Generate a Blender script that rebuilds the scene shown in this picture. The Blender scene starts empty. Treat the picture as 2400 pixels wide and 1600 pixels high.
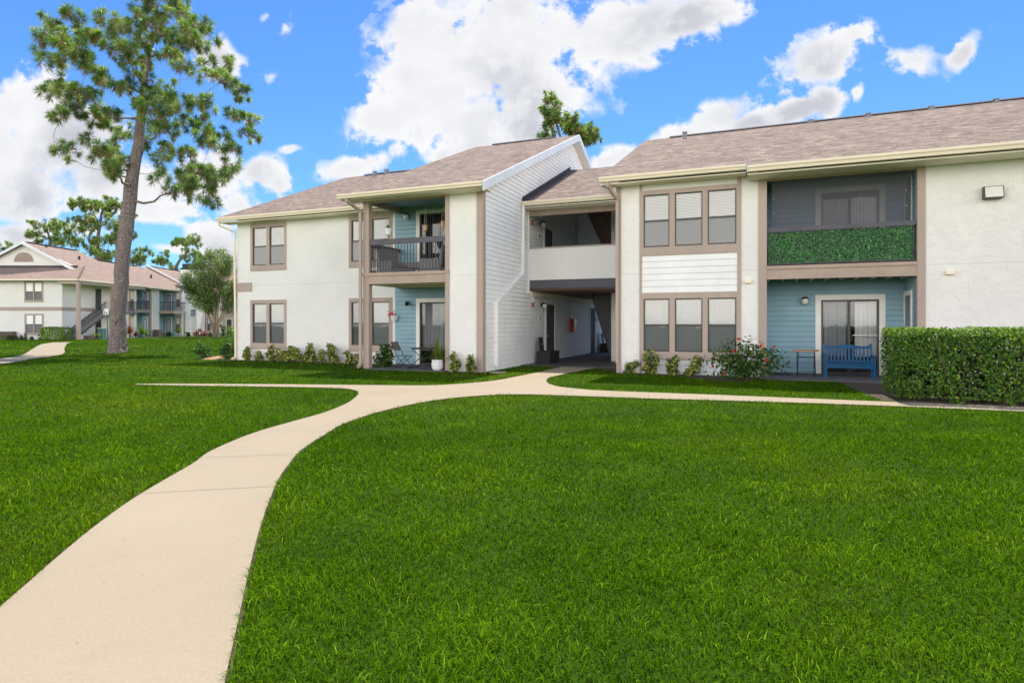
import bpy, math, random
import numpy as np
from mathutils import Vector, Matrix, noise as mnoise

random.seed(7)
np.random.seed(7)
R = math.radians
scene = bpy.context.scene
col = scene.collection

# ------------------------------------------------------------------ camera
# World frame: X runs along the long front of the apartment building, Y into it.
cam_d = bpy.data.cameras.new('camera')
cam = bpy.data.objects.new('camera', cam_d)
col.objects.link(cam)
cam.location = (0, 0, 1.48)
cam.rotation_euler = (R(90), 0, R(22))
cam_d.sensor_width = 36
cam_d.lens = 21.6
cam_d.shift_y = -0.0169
cam_d.clip_end = 3000
scene.camera = cam
CA, SA = math.cos(R(22)), math.sin(R(22))
H0 = 1.48


def C2W(xc, zc, z=0.0):            # metres sideways / ahead of the viewpoint -> world
    return Vector((CA * xc - SA * zc, SA * xc + CA * zc, z))


# ------------------------------------------------------------------ light
SUN = Vector((-0.06, 0.48, 1.0)).normalized()
EL = math.asin(SUN.z)
AZ = math.atan2(SUN.x, SUN.y)
sd = bpy.data.lights.new('sun', 'SUN')
sd.energy = 4.0
sd.angle = R(0.53)
sd.color = (1.0, 0.94, 0.85)
so = bpy.data.objects.new('sun', sd)
so.location = (0, 30, 60)
so.rotation_euler = (-SUN).to_track_quat('-Z', 'Y').to_euler()
col.objects.link(so)

scene.view_settings.view_transform = 'Standard'
scene.view_settings.look = 'None'
scene.view_settings.exposure = 0.78
scene.view_settings.gamma = 1
scene.view_settings.use_curve_mapping = False


class NT:
    def __init__(s, tree):
        s.t = tree
        s.n = tree.nodes
        s.l = tree.links

    def new(s, kind, **kw):
        nd = s.n.new(kind)
        for k, v in kw.items():
            setattr(nd, k, v)
        return nd

    def link(s, a, b):
        s.l.new(a, b)

    def inp(s, sock, v):
        if hasattr(v, 'is_output') or isinstance(v, bpy.types.NodeSocket):
            s.l.new(v, sock)
        else:
            sock.default_value = v

    def math(s, op, a, b=0.0, c=0.0, clamp=False):
        nd = s.n.new('ShaderNodeMath')
        nd.operation = op
        nd.use_clamp = clamp
        s.inp(nd.inputs[0], a)
        s.inp(nd.inputs[1], b)
        s.inp(nd.inputs[2], c)
        return nd.outputs[0]

    def vmath(s, op, a, b=None):
        nd = s.n.new('ShaderNodeVectorMath')
        nd.operation = op
        s.inp(nd.inputs[0], a)
        if b is not None:
            s.inp(nd.inputs[1], b)
        return nd

    def mix(s, fac, a, b, mode='MIX'):
        nd = s.n.new('ShaderNodeMix')
        nd.data_type = 'RGBA'
        nd.blend_type = mode
        s.inp(nd.inputs['Factor'], fac)
        s.inp(nd.inputs[6], a)
        s.inp(nd.inputs[7], b)
        return nd.outputs[2]

    def ramp(s, fac, stops, interp='LINEAR'):
        nd = s.n.new('ShaderNodeValToRGB')
        cr = nd.color_ramp
        cr.interpolation = interp
        while len(cr.elements) < len(stops):
            cr.elements.new(0.5)
        for e, (p, c) in zip(cr.elements, stops):
            e.position = p
            e.color = c if len(c) == 4 else (*c, 1)
        s.inp(nd.inputs[0], fac)
        return nd.outputs[0]

    def noise(s, vec, scale, detail=4, rough=0.5, dist=0.0):
        nd = s.n.new('ShaderNodeTexNoise')
        s.inp(nd.inputs['Vector'], vec)
        nd.inputs['Scale'].default_value = scale
        nd.inputs['Detail'].default_value = detail
        nd.inputs['Roughness'].default_value = rough
        nd.inputs['Distortion'].default_value = dist
        return nd.outputs['Fac']

    def smooth(s, x, lo, hi):
        nd = s.n.new('ShaderNodeMapRange')
        nd.interpolation_type = 'SMOOTHSTEP'
        s.inp(nd.inputs[0], x)
        nd.inputs[1].default_value = lo
        nd.inputs[2].default_value = hi
        return nd.outputs[0]


# ------------------------------------------------------------------ sky: Nishita + cumulus at infinity
world = bpy.data.worlds.new('World')
scene.world = world
world.use_nodes = True
w = NT(world.node_tree)
w.n.clear()
SKY_STRENGTH = 0.15
sky = w.new('ShaderNodeTexSky', sky_type='NISHITA', sun_disc=False, sun_elevation=EL, sun_rotation=AZ)
sky.air_density = 1.0
sky.dust_density = 0.0
sky.ozone_density = 4.0
sky.altitude = 0
tc = w.new('ShaderNodeTexCoord')
dirv = tc.outputs['Generated']
sep = w.new('ShaderNodeSeparateXYZ')
w.link(dirv, sep.inputs[0])
dx, dy, dz = sep.outputs
ahead = w.math('ADD', w.math('MULTIPLY', dx, -SA), w.math('MULTIPLY', dy, CA))
side = w.math('ADD', w.math('MULTIPLY', dx, CA), w.math('MULTIPLY', dy, SA))
ahs = w.math('MAXIMUM', ahead, 0.12)
uu = w.math('DIVIDE', side, ahs)
vv = w.math('DIVIDE', dz, ahs)
cmb = w.new('ShaderNodeCombineXYZ')
w.link(uu, cmb.inputs[0])
w.link(vv, cmb.inputs[1])
P = cmb.outputs[0]
wn = w.new('ShaderNodeTexNoise')
w.link(P, wn.inputs['Vector'])
wn.inputs['Scale'].default_value = 6
wn.inputs['Detail'].default_value = 3
warp = w.vmath('SCALE', w.vmath('SUBTRACT', wn.outputs['Color'], (0.5, 0.5, 0.5)).outputs[0])
warp.inputs['Scale'].default_value = 0.05
PW = w.vmath('ADD', P, warp.outputs[0]).outputs[0]
# cumulus lumps: bearing (u) and height (v) of the centre, half sizes, tilt, weight
CLOUDS = [
    (1150, 100, 270, 165, 0, 1), (1420, 70, 220, 85, 10, 1), (1580, 45, 120, 45, 12, 1), (990, 215, 150, 115, 0, 1),
    (880, 270, 100, 70, 20, 1), (1080, 285, 140, 65, 0, 1), (1230, 215, 130, 105, 30, 1), (1000, 60, 130, 120, 0, 1),
    (1110, 335, 110, 50, 10, 1), (1040, 360, 60, 30, 0, .9), (1210, 300, 70, 50, 0, 1),
    (815, 388, 85, 32, 12, .9), (612, 405, 62, 52, 0, .95), (640, 430, 40, 40, 0, .8),
    (1890, 135, 130, 70, 30, 1), (1965, 70, 55, 35, 20, .9), (2090, 142, 75, 36, 0, .8), (2205, 122, 70, 34, 35, .85),
    (1640, 268, 75, 55, 25, 1), (1560, 310, 110, 35, 20, 1), (1415, 362, 60, 34, 15, .9), (1830, 262, 140, 32, 14, 1),
    (1890, 245, 55, 40, 0, 1), (1974, 218, 18, 22, 0, .7), (1500, 345, 90, 28, 20, .9), (1720, 290, 90, 30, 10, .95),
    (60, 235, 120, 90, 0, 1), (130, 335, 190, 115, 0, 1), (50, 430, 140, 90, 0, 1), (270, 410, 190, 60, 0, .95),
    (340, 475, 150, 34, 0, .8), (-20, 330, 130, 130, 0, 1), (500, 125, 70, 42, -20, .75), (500, 540, 70, 46, 0, .95),
    (520, 590, 60, 40, 0, .9), (20, 545, 70, 40, 0, .95), (400, 565, 60, 16, 0, .6), (130, 520, 120, 20, 0, .6),
    (480, 400, 90, 75, 0, .8), (625, 165, 22, 14, 30, .36), (650, 55, 16, 36, -30, .36), (600, 35, 24, 12, 30, .30), (1480, 130, 40, 25, 0, .6),
    (960, 300, 30, 40, 0, .7), (905, 345, 24, 30, 0, .6), (680, 350, 30, 14, 0, .5), (540, 480, 60, 40, 0, .8), (1340, 390, 60, 20, 0, .7),
]
field = None
for cx, cy, rx, ry, rot, wt in CLOUDS:
    mp = w.new('ShaderNodeMapping', vector_type='TEXTURE')
    w.link(PW, mp.inputs['Vector'])
    mp.inputs['Location'].default_value = ((cx * 1.0204 - 1200) / 1440, (759.5 - cy * 1.0204) / 1440, 0)
    mp.inputs['Rotation'].default_value = (0, 0, R(rot))
    mp.inputs['Scale'].default_value = (rx * 1.0204 / 1440 * 1.12, ry * 1.0204 / 1440 * 1.12, 1)
    ln = w.vmath('LENGTH', mp.outputs[0]).outputs['Value']
    v = w.math('MULTIPLY', w.math('SUBTRACT', 1.0, ln), wt)
    field = v if field is None else w.math('SMOOTH_MAX', field, v, 0.12)
big = w.noise(P, 9, 9, 0.60)
fine = w.noise(P, 30, 8, 0.66)
bil = w.math('ABSOLUTE', w.math('SUBTRACT', w.noise(P, 15, 7, 0.58), 0.5))      # billowed, cauliflower edges
nz = w.math('ADD', w.math('MULTIPLY', w.math('SUBTRACT', big, 0.5), 1.7), w.math('MULTIPLY', w.math('SUBTRACT', fine, 0.5), 0.9))
nz = w.math('ADD', nz, w.math('MULTIPLY', w.math('SUBTRACT', 0.09, bil), 1.6))
d_front = w.math('SUBTRACT', w.math('ADD', field, nz), 0.14)
# behind the viewpoint: unseen low cloud bank, added to light the shaded front
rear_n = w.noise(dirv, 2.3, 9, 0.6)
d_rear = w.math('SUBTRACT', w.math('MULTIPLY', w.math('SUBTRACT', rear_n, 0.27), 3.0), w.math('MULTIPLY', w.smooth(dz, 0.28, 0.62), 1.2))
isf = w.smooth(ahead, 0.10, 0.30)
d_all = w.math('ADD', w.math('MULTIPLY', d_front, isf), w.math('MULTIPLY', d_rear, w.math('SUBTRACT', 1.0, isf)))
cover = w.smooth(d_all, -0.10, 0.36)
body = w.smooth(w.math('ADD', field, w.math('MULTIPLY', w.math('SUBTRACT', big, 0.5), 0.9)), 0.10, 0.75)
shade_n = w.noise(P, 4.6, 2, 0.4)
lum_n = w.noise(P, 22, 6, 0.6)
cl_col = w.mix(body, (0.575, 0.575, 0.585, 1), (0.515, 0.518, 0.535, 1))
cl_col = w.mix(w.math('MULTIPLY', body, w.smooth(shade_n, 0.42, 0.66)), cl_col, (0.345, 0.355, 0.395, 1))
cl_col = w.mix(w.math('MULTIPLY', w.smooth(lum_n, 0.44, 0.68), 0.5), cl_col, (0.58, 0.58, 0.585, 1))
# rear clouds face the sun; brightness raised to fill the shaded facade
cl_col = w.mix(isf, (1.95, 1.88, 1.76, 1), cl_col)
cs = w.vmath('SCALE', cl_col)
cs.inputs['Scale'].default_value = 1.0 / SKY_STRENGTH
clear = w.mix(1.0, sky.outputs[0], (0.335, 0.53, 0.735, 1), 'MULTIPLY')
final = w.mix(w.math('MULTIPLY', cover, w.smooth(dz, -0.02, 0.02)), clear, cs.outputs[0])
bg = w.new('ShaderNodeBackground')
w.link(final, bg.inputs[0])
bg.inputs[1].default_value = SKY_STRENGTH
wo = w.new('ShaderNodeOutputWorld')
w.link(bg.outputs[0], wo.inputs[0])

scene.cycles.max_bounces = 8
scene.cycles.transparent_max_bounces = 24
scene.cycles.diffuse_bounces = 4
scene.cycles.caustics_reflective = False
scene.cycles.caustics_refractive = False

# ------------------------------------------------------------------ helpers
ORG = {}


class MB:
    def __init__(s):
        s.v = []
        s.f = []
        s.uv = []
        s.mi = []
        s.rnd = []

    def quad(s, pts, uv=None, mi=0, rnd=0.5):
        b = len(s.v)
        s.v += [tuple(p) for p in pts]
        s.f.append(tuple(range(b, b + len(pts))))
        s.uv.append(uv)
        s.mi.append(mi)
        s.rnd.append(rnd)
        return s

    def box(s, x0, x1, y0, y1, z0, z1, mi=0, rnd=0.5):
        x0, x1 = min(x0, x1), max(x0, x1)
        y0, y1 = min(y0, y1), max(y0, y1)
        z0, z1 = min(z0, z1), max(z0, z1)
        b = len(s.v)
        s.v += [(x0, y0, z0), (x1, y0, z0), (x1, y1, z0), (x0, y1, z0), (x0, y0, z1), (x1, y0, z1), (x1, y1, z1), (x0, y1, z1)]
        for q in ((0, 3, 2, 1), (4, 5, 6, 7), (0, 1, 5, 4), (1, 2, 6, 5), (2, 3, 7, 6), (3, 0, 4, 7)):
            s.f.append(tuple(b + i for i in q))
            s.uv.append(None)
            s.mi.append(mi)
            s.rnd.append(rnd)
        return s

    def obox(s, c, ax, ay, az, rnd=0.5):          # box from centre and three half-axis vectors
        c, ax, ay, az = Vector(c), Vector(ax), Vector(ay), Vector(az)
        b = len(s.v)
        for k in (-1, 1):
            for (i, j) in ((-1, -1), (1, -1), (1, 1), (-1, 1)):
                s.v.append(tuple(c + ax * i + ay * j + az * k))
        for q in ((0, 3, 2, 1), (4, 5, 6, 7), (0, 1, 5, 4), (1, 2, 6, 5), (2, 3, 7, 6), (3, 0, 4, 7)):
            s.f.append(tuple(b + i for i in q))
            s.uv.append(None)
            s.mi.append(0)
            s.rnd.append(rnd)
        return s

    def bar(s, p, q, w_, h_=None):                 # rectangular bar between two points
        p, q = Vector(p), Vector(q)
        d = (q - p)
        L = d.length
        d.normalize()
        up = Vector((0, 0, 1)) if abs(d.z) < 0.95 else Vector((0, 1, 0))
        a = d.cross(up).normalized()
        b = a.cross(d).normalized()
        h_ = w_ if h_ is None else h_
        return s.obox((p + q) / 2, a * w_ / 2, b * h_ / 2, d * L / 2)

    def tube(s, pts, r, n=8, cap=True, rnd=0.5):
        pts = [Vector(p) for p in pts]
        rs = r if isinstance(r, (list, tuple)) else [r] * len(pts)
        b = len(s.v)
        prev = None
        for i, p in enumerate(pts):
            d = (pts[min(i + 1, len(pts) - 1)] - pts[max(i - 1, 0)]).normalized()
            if prev is None:
                ref = Vector((0, 0, 1)) if abs(d.z) < 0.9 else Vector((1, 0, 0))
                a = d.cross(ref).normalized()
            else:
                a = (prev - d * prev.dot(d)).normalized()
            prev = a
            c = d.cross(a)
            for k in range(n):
                t = 2 * math.pi * k / n
                s.v.append(tuple(p + (a * math.cos(t) + c * math.sin(t)) * rs[i]))
        for i in range(len(pts) - 1):
            for k in range(n):
                s.f.append((b + i * n + k, b + i * n + (k + 1) % n, b + (i + 1) * n + (k + 1) % n, b + (i + 1) * n + k))
                s.uv.append(None)
                s.mi.append(0)
                s.rnd.append(rnd)
        if cap:
            s.f.append(tuple(b + k for k in range(n))[::-1])
            s.f.append(tuple(b + (len(pts) - 1) * n + k for k in range(n)))
            s.uv += [None, None]
            s.mi += [0, 0]
            s.rnd += [rnd, rnd]
        return s

    def lathe(s, prof, c=(0, 0, 0), n=20):         # prof: (radius, z)
        b = len(s.v)
        for (r, z) in prof:
            for k in range(n):
                t = 2 * math.pi * k / n
                s.v.append((c[0] + r * math.cos(t), c[1] + r * math.sin(t), c[2] + z))
        for i in range(len(prof) - 1):
            for k in range(n):
                s.f.append((b + i * n + k, b + i * n + (k + 1) % n, b + (i + 1) * n + (k + 1) % n, b + (i + 1) * n + k))
                s.uv.append(None)
                s.mi.append(0)
                s.rnd.append(0.5)
        return s

    def prism(s, poly, axis, a, b_, mi=0):          # extrude a 2-D outline along an axis
        def P3(p, t):
            return {'x': (t, p[0], p[1]), 'y': (p[0], t, p[1]), 'z': (p[0], p[1], t)}[axis]
        n = len(poly)
        b = len(s.v)
        s.v += [P3(p, a) for p in poly] + [P3(p, b_) for p in poly]
        fs = [tuple(b + i for i in range(n))[::-1], tuple(b + n + i for i in range(n))]
        for i in range(n):
            fs.append((b + i, b + (i + 1) % n, b + n + (i + 1) % n, b + n + i))
        for q in fs:
            s.f.append(q)
            s.uv.append(None)
            s.mi.append(mi)
            s.rnd.append(0.5)
        return s

    def build(s, name, mat, parent=None, smooth=False, recalc=False, loc=None):
        org = Vector((0, 0, 0))
        if parent is not None:
            org = ORG.get(parent.name, org)
        elif loc is not None:
            org = Vector(loc)
        me = bpy.data.meshes.new(name)
        if org.length:
            vs = [(p[0] - org.x, p[1] - org.y, p[2] - org.z) for p in s.v]
        else:
            vs = s.v
        me.from_pydata(vs, [], s.f)
        for m in (mat if isinstance(mat, (list, tuple)) else [mat]):
            me.materials.append(m)
        if any(s.mi):
            me.polygons.foreach_set('material_index', s.mi)
        if any(u is not None for u in s.uv):
            ul = me.uv_layers.new(name='UVMap')
            k = 0
            flat = np.zeros(len(me.loops) * 2, dtype=np.float32)
            for fi, fc in enumerate(s.f):
                u = s.uv[fi]
                for j in range(len(fc)):
                    if u is not None:
                        flat[2 * k] = u[j][0]
                        flat[2 * k + 1] = u[j][1]
                    k += 1
            ul.data.foreach_set('uv', flat)
        if any(r != 0.5 for r in s.rnd):
            at = me.attributes.new('rnd', 'FLOAT', 'FACE')
            at.data.foreach_set('value', s.rnd)
        if smooth:
            me.polygons.foreach_set('use_smooth', [True] * len(me.polygons))
        if recalc:
            import bmesh
            bm = bmesh.new()
            bm.from_mesh(me)
            bmesh.ops.recalc_face_normals(bm, faces=bm.faces)
            bm.to_mesh(me)
            bm.free()
        me.update()
        o = bpy.data.objects.new(name, me)
        col.objects.link(o)
        if parent is not None:
            o.parent = parent
            ORG[o.name] = org
        elif loc is not None:
            o.location = loc
            ORG[o.name] = org
        return o


def tag(o, label=None, cat=None, group=None, kind=None):
    if label:
        o['label'] = label
    if cat:
        o['category'] = cat
    if group:
        o['group'] = group
    if kind:
        o['kind'] = kind
    return o


def empty(name, loc, label, cat, group=None, rz=0, local=False):
    o = bpy.data.objects.new(name, None)
    o.empty_display_size = 0.2
    o.location = loc
    o.rotation_euler = (0, 0, rz)
    col.objects.link(o)
    tag(o, label, cat, group)
    ORG[o.name] = Vector((0, 0, 0)) if local else Vector(loc)
    return o


def copy_tree(o, parent=None):
    c = o.copy()
    col.objects.link(c)
    if parent is not None:
        c.parent = parent
    for ch in list(o.children):
        copy_tree(ch, c)
    return c


# ------------------------------------------------------------------ materials
def mat(name, c, rough=0.8, var=0.10, vscale=2.0, bump=0.0, bscale=60.0, spec=0.3, metallic=0.0, dirt=0.0, rnd=None, stretch=None):
    m = bpy.data.materials.new(name)
    m.use_nodes = True
    t = NT(m.node_tree)
    b = t.n['Principled BSDF']
    tcn = t.new('ShaderNodeTexCoord')
    vec = tcn.outputs['Object']
    if stretch:
        mp = t.new('ShaderNodeMapping')
        t.link(vec, mp.inputs[0])
        mp.inputs['Scale'].default_value = stretch
        vec = mp.outputs[0]
    n1 = t.noise(vec, vscale, 5, 0.6)
    lo = tuple(x * (1 - var) for x in c)
    hi = tuple(min(1, x * (1 + var)) for x in c)
    cc = t.ramp(n1, [(0.3, lo), (0.7, hi)])
    if rnd:
        at = t.new('ShaderNodeAttribute', attribute_name='rnd')
        rc = t.ramp(at.outputs['Fac'], rnd)
        cc = t.mix(1.0, rc, t.ramp(n1, [(0.3, (1 - var,) * 3), (0.7, (1, 1, 1))]), 'MULTIPLY')
    if dirt:
        n2 = t.noise(vec, vscale * 0.35, 8, 0.7, 0.6)
        cc = t.mix(t.math('MULTIPLY', t.smooth(n2, 0.52, 0.75), dirt), cc, (c[0] * 0.45, c[1] * 0.43, c[2] * 0.38, 1))
    t.link(cc, b.inputs['Base Color'])
    b.inputs['Roughness'].default_value = rough
    b.inputs['Specular IOR Level'].default_value = spec
    b.inputs['Metallic'].default_value = metallic
    if bump:
        bp = t.new('ShaderNodeBump')
        bp.inputs['Strength'].default_value = bump
        bp.inputs['Distance'].default_value = 0.02
        t.link(t.noise(vec, bscale, 4, 0.6), bp.inputs['Height'])
        t.link(bp.outputs[0], b.inputs['Normal'])
    return m


def stucco_mat(name, c):
    m = bpy.data.materials.new(name)
    m.use_nodes = True
    t = NT(m.node_tree)
    b = t.n['Principled BSDF']
    vec = t.new('ShaderNodeTexCoord').outputs['Object']
    n1 = t.noise(vec, 0.7, 6, 0.6)
    cc = t.ramp(n1, [(0.3, tuple(x * 0.93 for x in c)), (0.7, tuple(min(1, x * 1.03) for x in c))])
    # skip-trowel patches and scuffs
    n2 = t.noise(vec, 2.2, 8, 0.72, 1.2)
    sc = t.smooth(n2, 0.66, 0.72)
    cc = t.mix(t.math('MULTIPLY', sc, 0.06), cc, (c[0] * 0.6, c[1] * 0.6, c[2] * 0.62, 1))
    mp = t.new('ShaderNodeMapping')
    t.link(vec, mp.inputs[0])
    mp.inputs['Scale'].default_value = (1, 1, 0.09)
    n3 = t.noise(mp.outputs[0], 3.2, 6, 0.65)
    cc = t.mix(t.math('MULTIPLY', t.smooth(n3, 0.60, 0.78), 0.14), cc, (c[0] * 0.62, c[1] * 0.60, c[2] * 0.55, 1))
    t.link(cc, b.inputs['Base Color'])
    b.inputs['Roughness'].default_value = 0.9
    b.inputs['Specular IOR Level'].default_value = 0.15
    bp = t.new('ShaderNodeBump')
    bp.inputs['Strength'].default_value = 0.55
    bp.inputs['Distance'].default_value = 0.015
    hgt = t.math('ADD', t.math('MULTIPLY', t.noise(vec, 38, 5, 0.65), 0.5), t.math('MULTIPLY', t.smooth(t.noise(vec, 5, 8, 0.7, 0.8), 0.45, 0.65), 0.8))
    t.link(hgt, bp.inputs['Height'])
    t.link(bp.outputs[0], b.inputs['Normal'])
    return m


def shingle_mat(name, c1, c2, c3):
    m = bpy.data.materials.new(name)
    m.use_nodes = True
    t = NT(m.node_tree)
    b = t.n['Principled BSDF']
    uv = t.new('ShaderNodeUVMap').outputs[0]
    br = t.new('ShaderNodeTexBrick')
    t.link(uv, br.inputs['Vector'])
    br.inputs['Scale'].default_value = 1.0
    br.inputs['Brick Width'].default_value = 0.22
    br.inputs['Row Height'].default_value = 0.142
    br.inputs['Mortar Size'].default_value = 0.004
    br.inputs['Mortar Smooth'].default_value = 0.2
    br.inputs['Bias'].default_value = 0.0
    br.offset = 0.37
    br.squash = 0.7
    br.squash_frequency = 3
    br.inputs['Color1'].default_value = (*c1, 1)
    br.inputs['Color2'].default_value = (*c2, 1)
    br.inputs['Mortar'].default_value = (*[x * 0.45 for x in c1], 1)
    # laminated double layer: dark butt line under random tabs
    sep = t.new('ShaderNodeSeparateXYZ')
    t.link(uv, sep.inputs[0])
    row = t.math('FRACT', t.math('DIVIDE', sep.outputs[1], 0.142))
    butt = t.math('LESS_THAN', row, 0.30)
    br2 = t.new('ShaderNodeTexBrick')
    t.link(uv, br2.inputs['Vector'])
    for k, v in (('Scale', 1.0), ('Brick Width', 0.31), ('Row Height', 0.142), ('Mortar Size', 0.0)):
        br2.inputs[k].default_value = v
    br2.inputs['Color1'].default_value = (0, 0, 0, 1)
    br2.inputs['Color2'].default_value = (1, 1, 1, 1)
    br2.inputs['Mortar'].default_value = (0, 0, 0, 1)
    br2.offset = 0.61
    cc = t.mix(t.math('MULTIPLY', butt, t.math('MULTIPLY', t.smooth(br2.outputs['Color'], 0.3, 0.55), 0.95)), br.outputs['Color'], (*c3, 1))
    n = t.noise(uv, 0.9, 6, 0.6)
    cc = t.mix(1.0, cc, t.ramp(n, [(0.3, (0.92, 0.92, 0.92)), (0.7, (1.05, 1.04, 1.03))]), 'MULTIPLY')
    g = t.noise(uv, 160, 2, 0.6)
    cc = t.mix(1.0, cc, t.ramp(g, [(0.3, (0.8, 0.8, 0.8)), (0.7, (1.15, 1.15, 1.15))]), 'MULTIPLY')
    t.link(cc, b.inputs['Base Color'])
    b.inputs['Roughness'].default_value = 0.95
    b.inputs['Specular IOR Level'].default_value = 0.1
    bp = t.new('ShaderNodeBump')
    bp.inputs['Strength'].default_value = 0.6
    bp.inputs['Distance'].default_value = 0.01
    t.link(t.math('SUBTRACT', t.math('ADD', br2.outputs['Fac'], t.math('MULTIPLY', g, 0.4)), t.math('MULTIPLY', butt, 0.9)), bp.inputs['Height'])
    t.link(bp.outputs[0], b.inputs['Normal'])
    return m


def glass_mat(name, tint=(0.82, 0.86, 0.86), refl=1.0, veil=0.0, veil_col=(0.2, 0.21, 0.22), base=0.0):
    m = bpy.data.materials.new(name)
    m.use_nodes = True
    t = NT(m.node_tree)
    t.n.clear()
    tr = t.new('ShaderNodeBsdfTransparent')
    tr.inputs[0].default_value = (*tint, 1)
    body = tr.outputs[0]
    if veil:
        df = t.new('ShaderNodeBsdfDiffuse')
        df.inputs[0].default_value = (*veil_col, 1)
        mx = t.new('ShaderNodeMixShader')
        mx.inputs[0].default_value = veil
        t.link(body, mx.inputs[1])
        t.link(df.outputs[0], mx.inputs[2])
        body = mx.outputs[0]
    gl = t.new('ShaderNodeBsdfGlossy')
    gl.inputs['Roughness'].default_value = 0.02
    vec = t.new('ShaderNodeTexCoord').outputs['Object']
    bp = t.new('ShaderNodeBump')
    bp.inputs['Strength'].default_value = 0.05
    bp.inputs['Distance'].default_value = 0.05
    t.link(t.noise(vec, 1.3, 2), bp.inputs['Height'])
    t.link(bp.outputs[0], gl.inputs['Normal'])
    fr = t.new('ShaderNodeFresnel')
    fr.inputs[0].default_value = 1.52
    mx = t.new('ShaderNodeMixShader')
    t.link(t.math('MULTIPLY_ADD', fr.outputs[0], refl * 1.6, base, clamp=True), mx.inputs[0])
    t.link(body, mx.inputs[1])
    t.link(gl.outputs[0], mx.inputs[2])
    o = t.new('ShaderNodeOutputMaterial')
    t.link(mx.outputs[0], o.inputs[0])
    return m


def bark_mat(name):
    m = bpy.data.materials.new(name)
    m.use_nodes = True
    t = NT(m.node_tree)
    b = t.n['Principled BSDF']
    mp = t.new('ShaderNodeMapping')
    t.link(t.new('ShaderNodeTexCoord').outputs['Object'], mp.inputs[0])
    mp.inputs['Scale'].default_value = (1, 1, 0.38)
    vo = t.new('ShaderNodeTexVoronoi', feature='DISTANCE_TO_EDGE')
    wv = t.new('ShaderNodeTexNoise')
    t.link(mp.outputs[0], wv.inputs['Vector'])
    wv.inputs['Scale'].default_value = 5
    t.link(t.vmath('ADD', mp.outputs[0], t.vmath('MULTIPLY', wv.outputs['Color'], (0.12, 0.12, 0.12)).outputs[0]).outputs[0], vo.inputs['Vector'])
    vo.inputs['Scale'].default_value = 17
    plate = t.smooth(vo.outputs['Distance'], 0.0, 0.10)
    n = t.noise(mp.outputs[0], 6, 6, 0.65)
    cc = t.ramp(n, [(0.25, (0.23, 0.185, 0.175)), (0.55, (0.33, 0.27, 0.25)), (0.8, (0.43, 0.345, 0.31))])
    cc = t.mix(plate, (0.20, 0.16, 0.148, 1), cc)
    t.link(cc, b.inputs['Base Color'])
    b.inputs['Roughness'].default_value = 0.95
    b.inputs['Specular IOR Level'].default_value = 0.1
    bp = t.new('ShaderNodeBump')
    bp.inputs['Strength'].default_value = 1.0
    bp.inputs['Distance'].default_value = 0.05
    t.link(t.math('ADD', plate, t.math('MULTIPLY', n, 0.5)), bp.inputs['Height'])
    t.link(bp.outputs[0], b.inputs['Normal'])
    return m


def leaf_mat(name, stops, rough=0.45, trans=0.35, spec=0.4, vscale=1.5):
    m = bpy.data.materials.new(name)
    m.use_nodes = True
    t = NT(m.node_tree)
    b = t.n['Principled BSDF']
    at = t.new('ShaderNodeAttribute', attribute_name='rnd')
    cc = t.ramp(at.outputs['Fac'], stops)
    vec = t.new('ShaderNodeNewGeometry').outputs['Position']
    n = t.noise(vec, vscale, 4, 0.6)
    cc = t.mix(1.0, cc, t.ramp(n, [(0.3, (0.8, 0.8, 0.8)), (0.7, (1.15, 1.12, 1.05))]), 'MULTIPLY')
    t.link(cc, b.inputs['Base Color'])
    b.inputs['Roughness'].default_value = rough
    b.inputs['Specular IOR Level'].default_value = spec
    tl = t.new('ShaderNodeBsdfTranslucent')
    br = t.mix(1.0, cc, (1.5, 1.7, 0.8, 1), 'MULTIPLY')
    t.link(br, tl.inputs[0])
    mx = t.new('ShaderNodeMixShader')
    mx.inputs[0].default_value = trans
    t.link(b.outputs[0], mx.inputs[1])
    t.link(tl.outputs[0], mx.inputs[2])
    t.link(mx.outputs[0], t.n['Material Output'].inputs[0])
    return m


M = {}
M['stucco'] = stucco_mat('white_stucco', (0.83, 0.805, 0.775))
M['siding'] = mat('white_lap_siding', (0.85, 0.845, 0.84), 0.65, 0.05, 1.5, 0.12, 90, dirt=0.12)
M['blue'] = mat('blue_lap_siding', (0.255, 0.41, 0.49), 0.6, 0.10, 1.2, 0.15, 80, dirt=0.10)
M['block'] = mat('painted_block', (0.76, 0.68, 0.52), 0.45, 0.06, 2, 0.5, 18)
M['taupe'] = mat('taupe_paint', (0.43, 0.34, 0.29), 0.65, 0.08, 1.5, 0.12, 50, dirt=0.15, stretch=(1, 1, 0.2))
M['beam'] = mat('tan_beam_paint', (0.42, 0.32, 0.26), 0.65, 0.10, 2, 0.2, 30, dirt=0.2)
M['cream'] = mat('cream_gutter_metal', (0.86, 0.745, 0.56), 0.45, 0.05, 0.8, 0, 1, spec=0.4, dirt=0.12)
M['soffit'] = mat('cream_soffit', (0.87, 0.81, 0.66), 0.8, 0.05, 1)
M['white'] = mat('white_trim_paint', (0.80, 0.79, 0.76), 0.55, 0.04, 2, 0.05, 60)
M['rail'] = mat('charcoal_rail_paint', (0.055, 0.052, 0.062), 0.45, 0.15, 3)
M['railtop'] = mat('slate_rail_cap', (0.10, 0.095, 0.115), 0.6, 0.15, 2, 0.15, 40)
M['bronze'] = mat('bronze_window_metal', (0.05, 0.042, 0.042), 0.4, 0.1, 3, spec=0.5)
M['blind'] = mat('white_blind_slats', (0.92, 0.92, 0.90), 0.5, 0.03, 1)
M['vblind'] = mat('grey_vertical_blinds', (0.42, 0.44, 0.50), 0.6, 0.15, 2)
M['curtain'] = mat('pale_curtain_cloth', (0.72, 0.72, 0.74), 0.9, 0.06, 3, 0.1, 20)
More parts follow.
